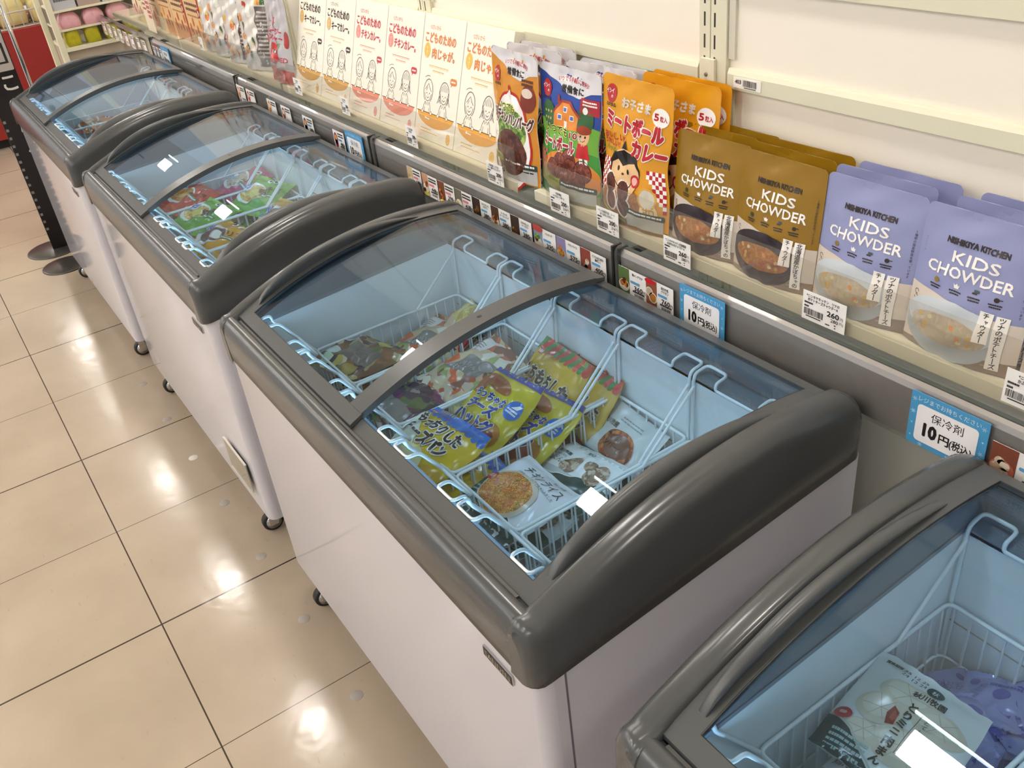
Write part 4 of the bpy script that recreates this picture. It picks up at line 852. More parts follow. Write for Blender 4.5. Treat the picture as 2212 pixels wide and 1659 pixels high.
# ------------------------------------------------------------------ wire baskets hung in the freezers
def basket_proto(label, loc):
    t = thing('wire_basket', label, 'basket', loc, 'white wire baskets in the freezers')
    X = .0935; Y0, Y1 = -.18, .185; ZT, ZB = .18, -.02   # local: centre y .72, base z .50
    r = .0024; f = MB()
    f.tube([(-X, Y0, ZT), (X, Y0, ZT), (X, Y1, ZT), (-X, Y1, ZT)], .0032, WIRE, 6, True, .012)
    f.tube([(-X + .006, Y0 + .006, ZB), (X - .006, Y0 + .006, ZB), (X - .006, Y1 - .006, ZB), (-X + .006, Y1 - .006, ZB)], r, WIRE, 5, True, .02)
    f.tube([(-X + .002, Y0 + .002, ZT - .095), (X - .002, Y0 + .002, ZT - .095), (X - .002, Y1 - .002, ZT - .095), (-X + .002, Y1 - .002, ZT - .095)], r, WIRE, 5, True, .016)
    f.build('rim', t)
    g = MB(); k = 14
    for i in range(k + 1):
        y = Y0 + .012 + (Y1 - Y0 - .024) * i / k
        g.tube([(-X, y, ZT), (-X + .006, y, ZB), (X - .006, y, ZB), (X, y, ZT)], .0019, WIRE, 5, False, .012)
    k = 7
    for i in range(k + 1):
        x = -X + .010 + (2 * X - .02) * i / k
        g.tube([(x, Y0, ZT), (x, Y0 + .006, ZB), (x, Y1 - .006, ZB), (x, Y1, ZT)], .0019, WIRE, 5, False, .012)
    g.build('wire_mesh', t)
    h = MB(); xa = X - .001; q = .046; yb = .202; zt = .314
    def rear(x0, s): return [(x0, Y1 + .002, ZT - .09), (x0, Y1 + .003, ZT), (x0, Y1 + .006, zt - .016), (x0, Y1 + .010, zt), (x0, yb + .022, zt + .004), (x0 - s * q, yb + .022, zt + .004), (x0 - s * q, Y1 + .012, zt), (x0 - s * q, Y1 + .010, zt - .012)]
    a = rear(-xa, -1); b_ = rear(xa, 1)
    h.tube(a + b_[::-1], .0030, WIRE, 6, False, .009)
    for s in (-1, 1): h.tube([(s * xa, .076, ZT + .002), (s * (xa - .001), Y1 + .007, zt - .022)], .0029, WIRE, 6)
    h.build('rear_hanger', t)
    h = MB(); yf = -.275; zf = .298
    def front(x0, s): return [(x0, Y0, ZT), (x0, Y0 - .075, zf - .014), (x0, yf + .018, zf), (x0, yf - .004, zf), (x0 - s * q, yf - .004, zf), (x0 - s * q, yf + .018, zf), (x0 - s * q, yf + .052, zf - .050)]
    a = front(-xa, -1); b_ = front(xa, 1)
    h.tube(a + b_[::-1], .0030, WIRE, 6, False, .009); h.build('front_hanger', t)
    reg(); return t
BC = [.39 * -1 + .195 * i for i in range(5)]
ORD = ['leftmost', 'second', 'third', 'fourth', 'rightmost']
FX = {'farthest': -3.8675, 'second': -2.5575, 'middle': -1.2425, 'nearest': .0575}
FN = {'farthest': 'the farthest freezer', 'second': 'the second freezer', 'middle': 'the middle freezer', 'nearest': 'the nearest freezer'}
bk0 = None
for fk, fx in FX.items():
    for i, dx in enumerate(BC):
        if fk == 'nearest' and i > 2: continue
        lab = 'white wire basket, %s of the five hung in %s' % (ORD[i], FN[fk])
        loc = (fx + dx - (.024 if fk == 'nearest' else 0), .72, .50)
        if bk0 is None: bk0 = basket_proto(lab, loc)
        else: c = copy_tree(bk0); c.location = loc; c['label'] = lab

# ------------------------------------------------------------------ frozen food bags
def bag_mesh(name, W, H, T, art, base, seed=1, fin=None, finh=.012, wr=.0016, scallop=None, dmax=.007, fins=(1, 1)):
    rn = random.Random(seed); ph = [rn.uniform(0, 6.28) for _ in range(8)]
    def top(u, v, o):
        s = 2 * u / W - 1; t = 2 * v / H - 1; ed = max(0, 1 - abs(s) ** 3) ; et = max(0, 1 - (abs(t) / (1 - 1.4 * finh / H)) ** 3) if abs(t) < 1 - 1.4 * finh / H else 0
        pinch = 1 - .05 * (1 - et)
        x = (u - W / 2) * pinch; y = v - H / 2
        h = T * (ed ** .6) * (et ** .7)
        h += wr * (math.sin(x * 95 + y * 60 + ph[0]) + math.sin(y * 110 - x * 50 + ph[1]) + .7 * math.sin(x * 170 + ph[2] + 2 * math.sin(y * 40 + ph[3]))) * (.25 + .75 * min(1, 3 * ed * et))
        if et == 0: h += .0012 * math.sin(x * 900)
        h += .010 * math.sin(ph[4] + x / W * 3) * abs(t) ** 3
        return (x, y, h + o)
    def low(u, v):
        x, y, h = top(u, v, 0); s = 2 * u / W - 1; t = 2 * v / H - 1
        return (x, y, h - .0012 - T * 1.35 * max(0, 1 - abs(s) ** 3) ** .6 * max(0, 1 - (abs(t) / (1 - 1.4 * finh / H)) ** 3 if abs(t) < 1 - 1.4 * finh / H else 0) ** .7)
    m = MB(); nu, nv = 26, 28; U = [W * i / nu for i in range(nu + 1)]; V = [H * j / nv for j in range(nv + 1)]
    m.grid([[top(u, v, 0) for v in V] for u in U], base); m.grid([[low(u, v) for v in V] for u in U[::-1]], base)
    for i in (0, -1): m.grid([[top(U[i], v, 0) for v in V], [low(U[i], v) for v in V]][::(1 if i == -1 else -1)], base)
    for j in (0, -1): m.grid([[top(u, V[j], 0) for u in U], [low(u, V[j]) for u in U]], base)
    if fin:
        fh = finh * 1.5 / H
        for k, on in enumerate(fins):
            if not on: continue
            e = 1 if k == 0 else 0
            if scallop:
                n = 12
                for q in range(n):
                    c = scallop[q % len(scallop)]
                    art.rect(q / n, (1 - fh) if e else 0, (q + 1) / n, 1 if e else fh, c, 3); art.ell((q + .5) / n, (1 - fh) if e else fh, .5 / n, .6 / n, c, 3, 10)
            else: art.rect(0, 1 - fh if e else 0, 1, 1 if e else fh, fin, 3)
    art.apply(m, top, dmax=dmax, e0=.0004, e=.0003); return m.mesh(name)
gl = lambda c: film(c, .22)
YW = gl('#e0c024'); BL = gl('#2f6fc2'); DB = gl('#1f3f9a'); BRN = gl('#3a211b'); W_ = gl('#eef1ef'); DG = gl('#1f4a44')
F_veg = food('print_vegetables', ['#6b4a35', '#8d7a55', '#4a3a45', '#7d5a3a', '#a89a6a', '#5d6b3a', '#c9bfa0', '#3f2f3a', '#8a5a3a'], 42, .22)
F_mix = food('print_mixed_vegetables', ['#c9b58f', '#b9603a', '#d8d2bf', '#c7a98a', '#8a9a5a', '#d0623a', '#bfae94', '#7a4a3a'], 46, .22)
F_purp = food('print_purple_vegetables', ['#3b2a3d', '#6b2a55', '#4a3a45', '#5a6b3a', '#8f8a86', '#2f2533'], 40, .22)
F_okra = food('print_spotted_noodle', ['#c9b76a', '#bfa855', '#d6c680', '#a9934a'], 70, .25)
GREYL = gl('#7f7a74')
def nh(A, u, v): A.rect(u - .045, v - .025, u + .05, v + .04, gl('#c9423f'), 4); A.text(u, v + .008, .05, 'NH', W_, 5, .03, w=.075); A.text(u + .19, v + .005, .035, 'Nipponham', gl('#c9423f'), 4, .0, w=.24)
A = Art(.165, .16); A.poly([(0, 0), (1, 0), (1, .10), (.75, .20), (.45, .36), (.2, .42), (0, .43)], DG, 2); A.poly([(0, .43), (.2, .42), (.45, .36), (.75, .20), (1, .10), (1, .115), (.75, .215), (.45, .375), (.2, .435), (0, .445)], W_, 3)
A.ell(.44, .42, .36, .31, gl('#cfc4b0'), 4, 30); A.ell(.42, .41, .32, .27, F_rice, 5, 30); A.ell(.09, .48, .075, .065, gl('#c4303a'), 5, 14); A.text(.09, .48, .05, '国産', W_, 6, .0, w=.09)
A.text(.58, .80, .115, 'チキンライス', gl('#1f3038'), 4, .01, w=.62, rot=-.05); A.text(.56, .70, .038, 'お米をチキンスープで炊き込みました', gl('#4a5a60'), 4, .0, w=.60, rot=-.05); A.text(.72, .905, .035, '秋川牧園', gl('#3a5a58'), 4, .0, w=.2)
A.bars(.05, .28, .30, 4, .06, .025, gl('#8fb5ad'), 3, 4); A.poly([(.50, .30), (.62, .14), (.64, .15), (.52, .32)], W_, 4)
B_RICE = bag_mesh('rice_bag', .165, .16, .017, A, gl('#dfe2e6'), 5)
A = Art(.16, .15); A.poly([(.02, .45), (.98, .55), (.98, .96), (.02, .96)], W_, 1); A.poly([(0, 0), (1, 0), (1, .56), (.8, .57), (.55, .50), (.3, .38), (0, .36)], DG, 2); A.stroke([(0, .36), (.3, .38), (.55, .50), (.8, .57), (1, .56)], .0022, W_, 3)
rr = random.Random(4)
for k in range(9): A.ell(.45 + rr.uniform(-.18, .38), .66 + rr.uniform(-.10, .12), .10, .085, F_dango, 4 + k % 3, 12, rot=rr.uniform(0, 3))
A.ell(.12, .30, .07, .065, gl('#c4303a'), 5, 14); A.text(.12, .30, .045, '国産', W_, 6, .0, w=.08); A.text(.20, .58, .085, '鶏だんご', gl('#2a3236'), 7, .01, w=.30); A.text(.16, .74, .045, '秋川牧園', gl('#2a4a48'), 5, .02, w=.20); A.text(.15, .67, .032, 'とてもまじめな', gl('#3a4a48'), 5, .0, w=.2)
A.rect(.33, .86, .57, .94, gl('#dfe3e2'), 5); A.text(.45, .90, .05, '安心', gl('#39403f'), 6, .02, w=.12); A.bars(.32, .30, .95, 6, .048, .022, gl('#7fa59d'), 4, 6); A.code(.62, .05, .80, .12, W_, 4, 3)
B_DANGO = bag_mesh('dumpling_bag', .16, .15, .012, A, gl('#c3cac9'), 6)
A = Art(.15, .165); A.poly([(0, 0), (1, 0), (1, .40), (.7, .42), (.4, .36), (0, .34)], DG, 2); A.stroke([(0, .34), (.4, .36), (.7, .42), (1, .40)], .002, gl('#7f9a94'), 3); A.ell(.52, .54, .30, .22, F_fry, 3, 24); A.ell(.54, .56, .22, .15, gl('#6a3f2a'), 4, 20)
A.text(.42, .62, .06, 'まじめな', gl('#22201e'), 5, .0, w=.25); A.text(.45, .53, .07, 'ハンバーグ', gl('#22201e'), 5, .01, w=.42); A.text(.20, .75, .06, '秋川牧園', gl('#2a3a38'), 4, .02, w=.28); A.bars(.1, .26, .9, 4, .06, .02, gl('#4a7a70'), 3, 5); A.bars(.3, .86, .7, 2, .04, .015, gl('#8a9694'), 3, 5)
B_HAMB = bag_mesh('hamburg_steak_bag', .15, .165, .012, A, gl('#c9cfcd'), 7)
A = Art(.185, .135); A.poly([(0, 0), (.45, 0), (.30, .45), (.10, .75), (0, .80)], gl('#e9efd9'), 1); A.ell(.45, .12, .20, .12, gl('#e8dfa8'), 2, 14)
A.text(.47, .66, .17, 'もっちりした', BRN, 6, .05, w=.72, out=W_, rot=-.05); A.text(.44, .42, .19, 'チーズパン', BRN, 6, .05, w=.72, out=W_, rot=-.05); nh(A, .13, .86)
A.poly([(.55, 0), (1, 0), (1, .18), (.75, .16)], gl('#d8a93a'), 2)
B_CHEESE = bag_mesh('cheese_bread_bag', .185, .135, .020, A, YW, 8, BL, .014, scallop=[BL], fins=(1, 0), wr=.002)
A = Art(.155, .175); A.ell(.62, .20, .33, .20, gl('#b0752f'), 2, 22, rot=.4); A.ell(.58, .16, .30, .12, gl('#7a2f22'), 3, 20, rot=.4); A.ell(.35, .80, .30, .10, gl('#9a5a2a'), 2, 20, rot=-.2); A.ell(.12, .74, .16, .18, gl('#9a5a2f'), 2, 16)
A.text(.42, .615, .095, 'ちっちゃな', DB, 6, .05, w=.56, out=gl('#e9e3b0')); A.text(.40, .475, .125, 'チーズ', DB, 6, .06, w=.50, out=gl('#e9e3b0')); A.text(.42, .30, .13, 'ハットグ', DB, 6, .06, w=.62, out=gl('#e9e3b0')); nh(A, .13, .82)
A.ell(.84, .62, .11, .14, BL, 4, 18); A.poly([(.80, .63), (.86, .70), (.92, .70), (.88, .64)], W_, 5); A.bars(.77, .60, .91, 2, .035, .02, W_, 5, 3)
B_HOT = bag_mesh('hot_dog_bag', .155, .175, .018, A, gl('#c9b82c'), 9, DB, .008, fins=(1, 0), wr=.0018)
A = Art(.175, .18); A.ell(.75, .12, .30, .14, gl('#a8552f'), 2, 18)
A.text(.50, .58, .15, 'もちもちした', BRN, 6, .05, w=.82, out=gl('#dcd7c0'), rot=-.04); A.text(.46, .38, .17, 'ピザパン', BRN, 6, .05, w=.74, out=gl('#dcd7c0'), rot=-.04); nh(A, .15, .82)
B_PIZZA = bag_mesh('pizza_bread_bag', .175, .18, .020, A, gl('#c9a525'), 10, BL, .014, scallop=[gl('#2f7a3a'), gl('#c23a35')], fins=(1, 0), wr=.0018)
A = Art(.165, .20); A.poly([(.18, .30), (.78, .44), (.86, .72), (.28, .60)], GREYL, 2); A.ell(.70, .60, .13, .08, gl('#8d8882'), 3, 18); A.arc(.70, .60, .12, .07, 0, 360, .0012, gl('#b5b0aa'), 4); A.text(.46, .50, .07, 'いいもん', gl('#c3beb8'), 3, .0, w=.30, rot=.25); A.text(.36, .40, .065, '野菜ミックス', gl('#d0cbc5'), 3, .02, w=.36, rot=.25); A.bars(.04, .80, .25, 3, .03, .012, GREYL, 2, 4); A.rect(.03, .70, .30, .92, gl('#d6d2cc'), 1)
B_MIX = bag_mesh('mixed_vegetable_bag', .165, .20, .020, A, F_mix, 11, wr=.0022)
A = Art(.165, .16); A.poly([(.30, .26), (.92, .30), (.86, .66), (.36, .62)], gl('#6f665c'), 2); A.ell(.66, .45, .14, .09, gl('#6a6056'), 3, 16); A.arc(.66, .45, .12, .075, 0, 360, .0012, gl('#938a80'), 4)
for u, v, c in ((.20, .30, '#c9d0c5'), (.12, .66, '#b9b4c0'), (.62, .86, '#b5ab5a'), (.46, .16, '#b9a54a'), (.80, .16, '#a08a45'), (.30, .12, '#b9ceb0')): A.ell(u, v, .12, .10, gl(c), 3, 14)
A.rect(.06, .34, .12, .44, gl('#2b2836'), 4); A.rect(.34, .08, .42, .24, gl('#2b2836'), 4)
B_VEG = bag_mesh('fried_vegetable_bag', .165, .16, .020, A, F_veg, 12, wr=.0026)
A = Art(.14, .12); A.rect(.88, 0, 1, 1, gl('#a8262c'), 2); A.poly([(.0, 0), (.4, 0), (.35, .5), (0, .6)], F_mix, 2)
B_OKRA = bag_mesh('noodle_bag', .14, .12, .014, A, F_okra, 13, wr=.0018)
A = Art(.15, .15); A.poly([(.1, .02), (.95, .1), (.9, .48), (.08, .40)], GREYL, 2); A.stroke([(.98, 0), (.98, 1)], .003, W_, 3)
B_PURP = bag_mesh('purple_vegetable_bag', .15, .15, .014, A, F_purp, 14, wr=.0022)
A = Art(.15, .13); A.rrect(.12, .05, .98, .52, .006, gl('#dfe9e4'), 2); A.bars(.16, .44, .94, 6, .06, .03, gl('#7d938e'), 3, 5); A.rect(.45, .25, .62, .42, gl('#dfe9e4'), 4); A.poly([(.45, .52), (.98, .52), (.98, .70), (.55, .68)], gl('#24483f'), 3); A.ell(.80, .60, .05, .045, W_, 4, 12)
CLEARB = pm('#9fb0b5', rough=.14)
B_LABEL = bag_mesh('clear_label_bag', .15, .13, .010, A, CLEARB, 15, wr=.003)
def kids_bag(main, band, plate, fd, seed, words_, W=.17, H=.17):
    A = Art(W, H); M_ = gl(main); A.ell(.36, .44, .30, .27, gl('#e2e4de'), 2, 24); A.ell(.40, .44, .25, .22, fd, 3, 22); A.ell(.47, .44, .13, .11, plate, 4, 14)
    A.text(.10, .62, .13, 'パク', gl('#2f5fb5'), 5, .07, w=.16, rot=.2, out=W_); A.text(.12, .44, .10, 'わく', gl('#3a9ab5'), 5, .06, w=.14, rot=.2, out=W_)
    A.text(.74, .56, .10, words_, BRN, 5, .03, w=.42, rot=.35); A.rect(.60, .40, .92, .47, gl('#2f7a4a'), 4); A.bars(.64, .415, .90, 1, .1, .03, W_, 5, seed)
    for u in (.52, .66): A.ell(u, .84, .055, .06, W_, 4, 14); A.ell(u + .01, .835, .028, .03, gl('#2a2523'), 5, 10)
    A.poly([(.0, 0), (1, 0), (1, .10), (.5, .14), (0, .06)], gl(band), 2)
    return bag_mesh('kids_meal_bag', W, H, .018, A, M_, seed, gl(band), .012, wr=.0024)
F_egg = food('print_egg_bowl', ['#d9b54a', '#c99a3a', '#e3c96a', '#b5772f'], 120, .25)
KG = kids_bag('#5fa83a', '#7fc44a', gl('#d8c86a'), F_egg, 41, '親子丼'); KY = kids_bag('#d99a22', '#e3b52f', gl('#e6e0d0'), F_meat, 42, 'ドリア'); KR = kids_bag('#c9432f', '#d8623a', gl('#e0b05a'), F_rice, 43, 'ライス'); KP = kids_bag('#b23a68', '#c9527a', gl('#d8c0a0'), F_dango, 44, 'うどん')
KO = kids_bag('#c8742f', '#b8452f', gl('#d8c0a0'), F_fry, 45, 'からあげ'); KW = kids_bag('#c9c3b5', '#7f8a3a', gl('#b9a54a'), F_mix, 46, 'ピラフ')
def bag(me, x, y, z, yaw, tilt, label, cat='bag', grp='frozen food bags in the freezers', roll=0, name='frozen_food_bag'):
    o = bpy.data.objects.new(name, me); COL.objects.link(o); o.location = (x, y, z)
    o.rotation_euler = (math.radians(tilt), math.radians(roll), math.radians(yaw)); return tag(o, label, cat, grp)
MF = ' in the middle freezer'
bag(B_VEG, -1.650, .605, .668, 8, -3, 'fried vegetable and eggplant bag in the leftmost basket of the middle freezer')
bag(B_VEG, -1.640, .625, .61, 5, 0, 'vegetable bag lying underneath in the leftmost basket of the middle freezer')
bag(B_MIX, -1.645, .775, .625, 14, 6, 'carrot and root vegetable bag behind the fried vegetables, leftmost basket')
bag(B_OKRA, -1.630, .852, .648, -14, 34, 'yellow noodle bag with red edge leaning at the back of the leftmost basket')
bag(B_MIX, -1.445, .765, .650, -6, 10, 'mixed vegetable bag with grey label, second basket of the middle freezer')
bag(B_PURP, -1.458, .605, .640, -8, -6, 'purple vegetable bag with grey label, half under the centre bar')
bag(B_MIX, -1.440, .700, .560, 4, 0, 'vegetable bag underneath the mixed vegetables, second basket of the middle freezer')
bag(B_CHEESE, -1.250, .565, .676, 4, 12, 'yellow cheese bread bag with scalloped blue top at front of third basket')
bag(B_CHEESE, -1.225, .585, .632, -6, 8, 'second cheese bread bag underneath the scalloped blue one')
bag(B_HOT, -1.265, .700, .674, 4, 28, 'yellow hot dog bag with blue lettering and blue top edge')
bag(B_HOT, -1.205, .745, .645, 4, 24, 'second hot dog bag behind, showing its blue oval mark')
bag(B_PIZZA, -1.283, .838, .655, -2, 46, 'yellow pizza bread bag with red and green scallops along its top')
bag(B_PIZZA, -1.215, .868, .640, -8, 52, 'pizza bread bag behind the front one, to its right')
bag(B_PIZZA, -1.240, .680, .585, 10, 0, 'pizza bread bag lying at the bottom of the third basket')
bag(B_RICE, -1.052, .608, .650, 0, 6, 'white chicken rice bag with orange rice picture and dark green base')
bag(B_DANGO, -1.070, .735, .612, 4, 10, 'chicken dumpling bag with white and dark green print, behind the rice bag')
bag(B_HAMB, -1.072, .838, .618, -4, 36, 'hamburg steak bag leaning at the back of the fourth basket')
bag(B_DANGO, -1.050, .60, .600, 3, 0, 'dark green bag lying under the chicken rice bag')
bag(B_DANGO, -1.050, .80, .560, 3, 0, 'dark green bag at the bottom of the fourth basket')
bag(B_LABEL, -.868, .590, .59, 38, 4, 'clear bag with white printed label in the rightmost basket of the middle freezer')
bag(B_HAMB, -.862, .780, .545, 5, 3, 'green based bag lying low in the rightmost basket of the middle freezer')
S2 = ' of the second freezer'
bag(KR, -2.955, .645, .672, 12, 6, 'red children meal bag at the front of the leftmost basket of the second freezer'); bag(KP, -2.948, .825, .668, -4, 14, 'magenta children meal bag at the back of the leftmost basket'); bag(KP, -2.960, .740, .60, 4, 0, 'magenta bag underneath in the leftmost basket of the second freezer')
bag(KG, -2.757, .628, .672, 16, 6, 'green rice bowl bag at the front of the second basket, egg picture'); bag(KG, -2.76, .815, .680, 24, 16, 'green bag at the back of the second basket, second freezer'); bag(KG, -2.760, .71, .605, -6, 0, 'green bag underneath in the second basket of the second freezer')
bag(KY, -2.560, .612, .665, 18, 8, 'yellow gratin bag with egg picture, front of the third basket, second freezer'); bag(KY, -2.548, .800, .668, 24, 18, 'yellow gratin bag at the back of the third basket, second freezer'); bag(KY, -2.565, .70, .61, -10, 0, 'yellow bag underneath in the third basket of the second freezer')
bag(KG, -2.370, .60, .575, 25, 0, 'bright green bag low in the fourth basket of the second freezer'); bag(KO, -2.365, .75, .60, -8, 4, 'orange bag in the fourth basket of the second freezer'); bag(KO, -2.17, .68, .56, 8, 0, 'orange bag low in the rightmost basket of the second freezer')
bag(KO, -4.262, .640, .655, 8, 6, 'orange bag at the front of the leftmost basket, farthest freezer'); bag(KR, -4.258, .800, .650, -6, 12, 'red bag at the back of the leftmost basket, farthest freezer'); bag(KO, -4.26, .72, .60, 4, 0, 'orange bag underneath in the leftmost basket, farthest freezer'); bag(KW, -4.062, .800, .632, 8, 16, 'pale green bag at the back of the second basket, farthest freezer'); bag(KO, -4.06, .64, .56, -8, 2, 'brown bag low in the second basket, farthest freezer')
# bun bag and ice packs of the nearest freezer
A = Art(.147, .172); A.poly([(0, 0), (.62, 0), (.42, .10), (.22, .24), (0, .30)], gl('#1c3a3c'), 3); A.stroke([(.66, 0), (.42, .12), (.22, .255), (0, .315)], .002, gl('#aab5b0'), 4)
for u, v, rx, ry in ((.42, .72, .24, .16), (.30, .52, .19, .16), (.74, .62, .22, .15), (.62, .32, .26, .19), (.30, .28, .15, .12)): A.ell(u, v, rx, ry, gl('#c5bda8'), 2, 22); A.ell(u - .02, v + .02, rx * .7, ry * .65, gl('#cfc8b6'), 3, 18); [A.stroke([(u, v + .02), (u + rx * .8 * math.cos(k), v + .02 + ry * .7 * math.sin(k))], .0009, gl('#b0a792'), 4) for k in (0, 1, 2, 3.4, 4.3, 5.2)]
A.poly([(.38, .60), (.44, .56), (.46, .44), (.40, .42), (.36, .52)], gl('#8a3a32'), 5); A.poly([(.40, .57), (.45, .52), (.44, .46), (.40, .48)], gl('#a85a48'), 6)
A.ell(.10, .335, .075, .065, gl('#b5353a'), 5, 16); A.rrect(.07, .32, .13, .352, .002, gl('#c9a0a0'), 6)
A.vtext(.50, .66, .072, 'とりミニ肉まん', gl('#2a302e'), 6, .035, 1.18); A.vtext(.64, .62, .045, 'とてもまじめな', gl('#4a504c'), 5, .0, 1.2); A.stroke([(.58, .66), (.58, .26)], .0008, gl('#4a504c'), 5)
A.ell(.56, .88, .075, .06, gl('#20403c'), 5, 16); A.text(.56, .875, .04, 'ABC' if False else '秋', W_, 6, .0); A.text(.56, .785, .05, '秋川牧園', gl('#20302e'), 5, .03, w=.27)
A.text(.16, .93, .032, '賞味期限', gl('#2a302e'), 4, .02, w=.15); A.text(.36, .935, .03, '25 12 25', gl('#2a302e'), 4, .0, w=.22); A.text(.36, .895, .03, '24 12 24', gl('#2a302e'), 4, .0, w=.22); A.bars(.10, .18, .42, 4, .045, .022, gl('#9ab5ae'), 4, 4)
B_BUN = bag_mesh('bun_bag', .147, .172, .014, A, gl('#cfd3cf'), 16, wr=.0014)
bag(B_BUN, -.366, .688, .680, 8, 2, 'white steamed bun bag with dark green corner, nearest freezer')
bag(B_DANGO, -.34, .63, .615, 4, 0, 'dark green bag under the steamed bun bag')
def ice_mesh(seed):
    A = Art(.085, .075); P = gl('#3f4a9a'); A.ell(.35, .55, .13, .11, P, 2, 12); A.bars(.10, .30, .55, 1, .1, .08, P, 2, seed); A.text(.68, .5, .14, '保冷剤', gl('#565fa8'), 2, .0, w=.36, rot=1.2); A.bars(.1, .82, .9, 1, .1, .05, gl('#7a82c0'), 2, seed + 2); A.ell(.8, .22, .08, .07, P, 2, 10)
    return bag_mesh('ice_pack', .085, .075, .010, A, pm('#7f88b8', rough=.12), 60 + seed, wr=.0016, finh=.008)
IM = [ice_mesh(1), ice_mesh(2), ice_mesh(3)]; rn = random.Random(12); n = 0
for k in range(46):
    layer = k // 12; x = -.345 + rn.uniform(-.048, .048); y = .845 + rn.uniform(-.085, .028) ; z = .555 + .026 * layer
    if k >= 36: x = -.155 + rn.uniform(-.045, .045); y = .60 + rn.uniform(-.02, .24); z = .60 + .02 * (k % 3)
    elif layer == 3: y = .86 + rn.uniform(-.03, .02); z = .625
    o = bag(IM[k % 3], x, y, z, rn.uniform(0, 360), rn.uniform(-24, 24), 'small pale blue ice pack in the pile beside the steamed bun bag', 'ice pack', 'ice packs in the nearest freezer', rn.uniform(-24, 24), 'ice_pack')
# ------------------------------------------------------------------ the far left end and small things on the floor
for x in (-3.168, -2.868, -2.582, -2.290, -1.996, -1.706, -1.411):
    m = MB((x, .335, 0)); m.lathe([(0, .0006), (.0145, .0006), (.0150, .0003), (.0150, 0)], (x, .335, 0), pm('#d8d4cd' if x == -2.582 else '#a09a94', rough=.4), 20)
    tag(m.build('floor_sticker', loc=(x, .335, 0)), 'white round sticker on the floor, brightest of the row along the freezers' if x == -2.582 else 'grey round sticker on the tiles in the row along the freezer fronts', 'sticker', 'round stickers on the floor')
t = thing('label_pocket', 'clear label pocket low on the front of the second freezer', 'label pocket', (-2.115, .377, .22), 'label pockets')
m = MB(t.location[:]); m.box(-2.195, -2.035, .3765, .3792, .178, .262, pm('#a9a89c', rough=.35)); m.build('insert_card', t)
m = MB(t.location[:]); m.box(-2.20, -2.03, .3745, .3758, .172, .268, clear('pocket_film', (.95, .95, .93), haze=.10, hazecol=(.8, .78, .7))); m.build('clear_sleeve', t)
m = MB(t.location[:]); m.box(-2.20, -2.03, .3740, .3792, .2685, .2705, pm('#e0ddd4', rough=.3)); m.box(-2.20, -2.03, .3740, .3792, .1695, .1715, pm('#e0ddd4', rough=.3)); m.build('edge_strip', t)
# rating label on the side of the nearest freezer
m = MB((-.5195, .43, .60)); m.box(-.5198, -.5172, .395 + .02, .455, .585, .625, pm('#d9d2ce', rough=.4)); A = Art(.04, .04); A.bars(.05, .85, .95, 7, .12, .07, MK, 2, 4); A.apply(m, lambda u, v, o: (-.5198 - o, .455 - u, .585 + v), dmax=.1)
tag(m.build('rating_label', loc=(-.5195, .43, .60)), 'small pale rating label on the side of the nearest freezer', 'label')
# black sign stand
SX = -4.80
t = thing('sign_stand', 'black upright sign stand with white lettering beyond the farthest freezer', 'sign', (SX, .40, 0))
m = MB(t.location[:]); m.lathe([(0, .012), (.02, .0115), (.12, .006), (.125, .003), (.125, 0), (0, 0)], (-4.83, .352, 0), pm('#4c4a47', rough=.3, metal=.5), 36); m.build('base', t)
m = MB(t.location[:]); m.box(SX - .012, SX, .345, .482, .010, 1.25, pm('#171414', rough=.35)); A = Art(.137, 1.24); Wt = pm('#c9c5c0', rough=.5)
A.vtext(.68, .633, .058, 'こちらへ', Wt, 3, .02, 1.40)
A.rrect(.08, .675, .97, .85, .006, pm('#a5a09c', rough=.5), 2); A.rect(.2, .70, .88, .77, pm('#1c1919', rough=.5), 3); A.rect(.28, .707, .80, .763, pm('#a5a09c', rough=.5), 4); A.ell(.6, .81, .12, .12, pm('#1c1919', rough=.5), 5, 12)
for k in range(15): A.bars(.03, .50 - k * .030, .12, 1, .1, .010, pm('#8a8682', rough=.5), 3, k)
A.apply(m, lambda u, v, o: (SX + o, .345 + u, .010 + v), dmax=.2); m.build('panel', t, bevel=.001)
t = thing('pole_stand', 'chrome pole stand in front of the red draped display', 'stand', (-4.9, .53, 0))
m = MB(t.location[:]); m.lathe([(0, .012), (.015, .0115), (.045, .006), (.05, .003), (.05, 0), (0, 0)], (-4.9, .53, 0), pm('#4c4a47', rough=.3, metal=.5), 32); m.build('base', t)
m = MB(t.location[:]); m.lathe([(.0, .0), (.0095, .0), (.0095, 1.5), (.0, 1.502)], (-4.9, .53, .008), CHROME, 16); m.build('pole', t)
m = MB((-4.56, .33, 0)); m.lathe([(0, .012), (.03, .0115), (.10, .006), (.105, .003), (.105, 0), (0, 0)], (-4.565, .352, 0), pm('#4c4a47', rough=.3, metal=.5), 36)
tag(m.build('stand_base', loc=(-4.56, .33, 0)), 'round dark stand base on the floor tucked under the farthest freezer', 'stand base')
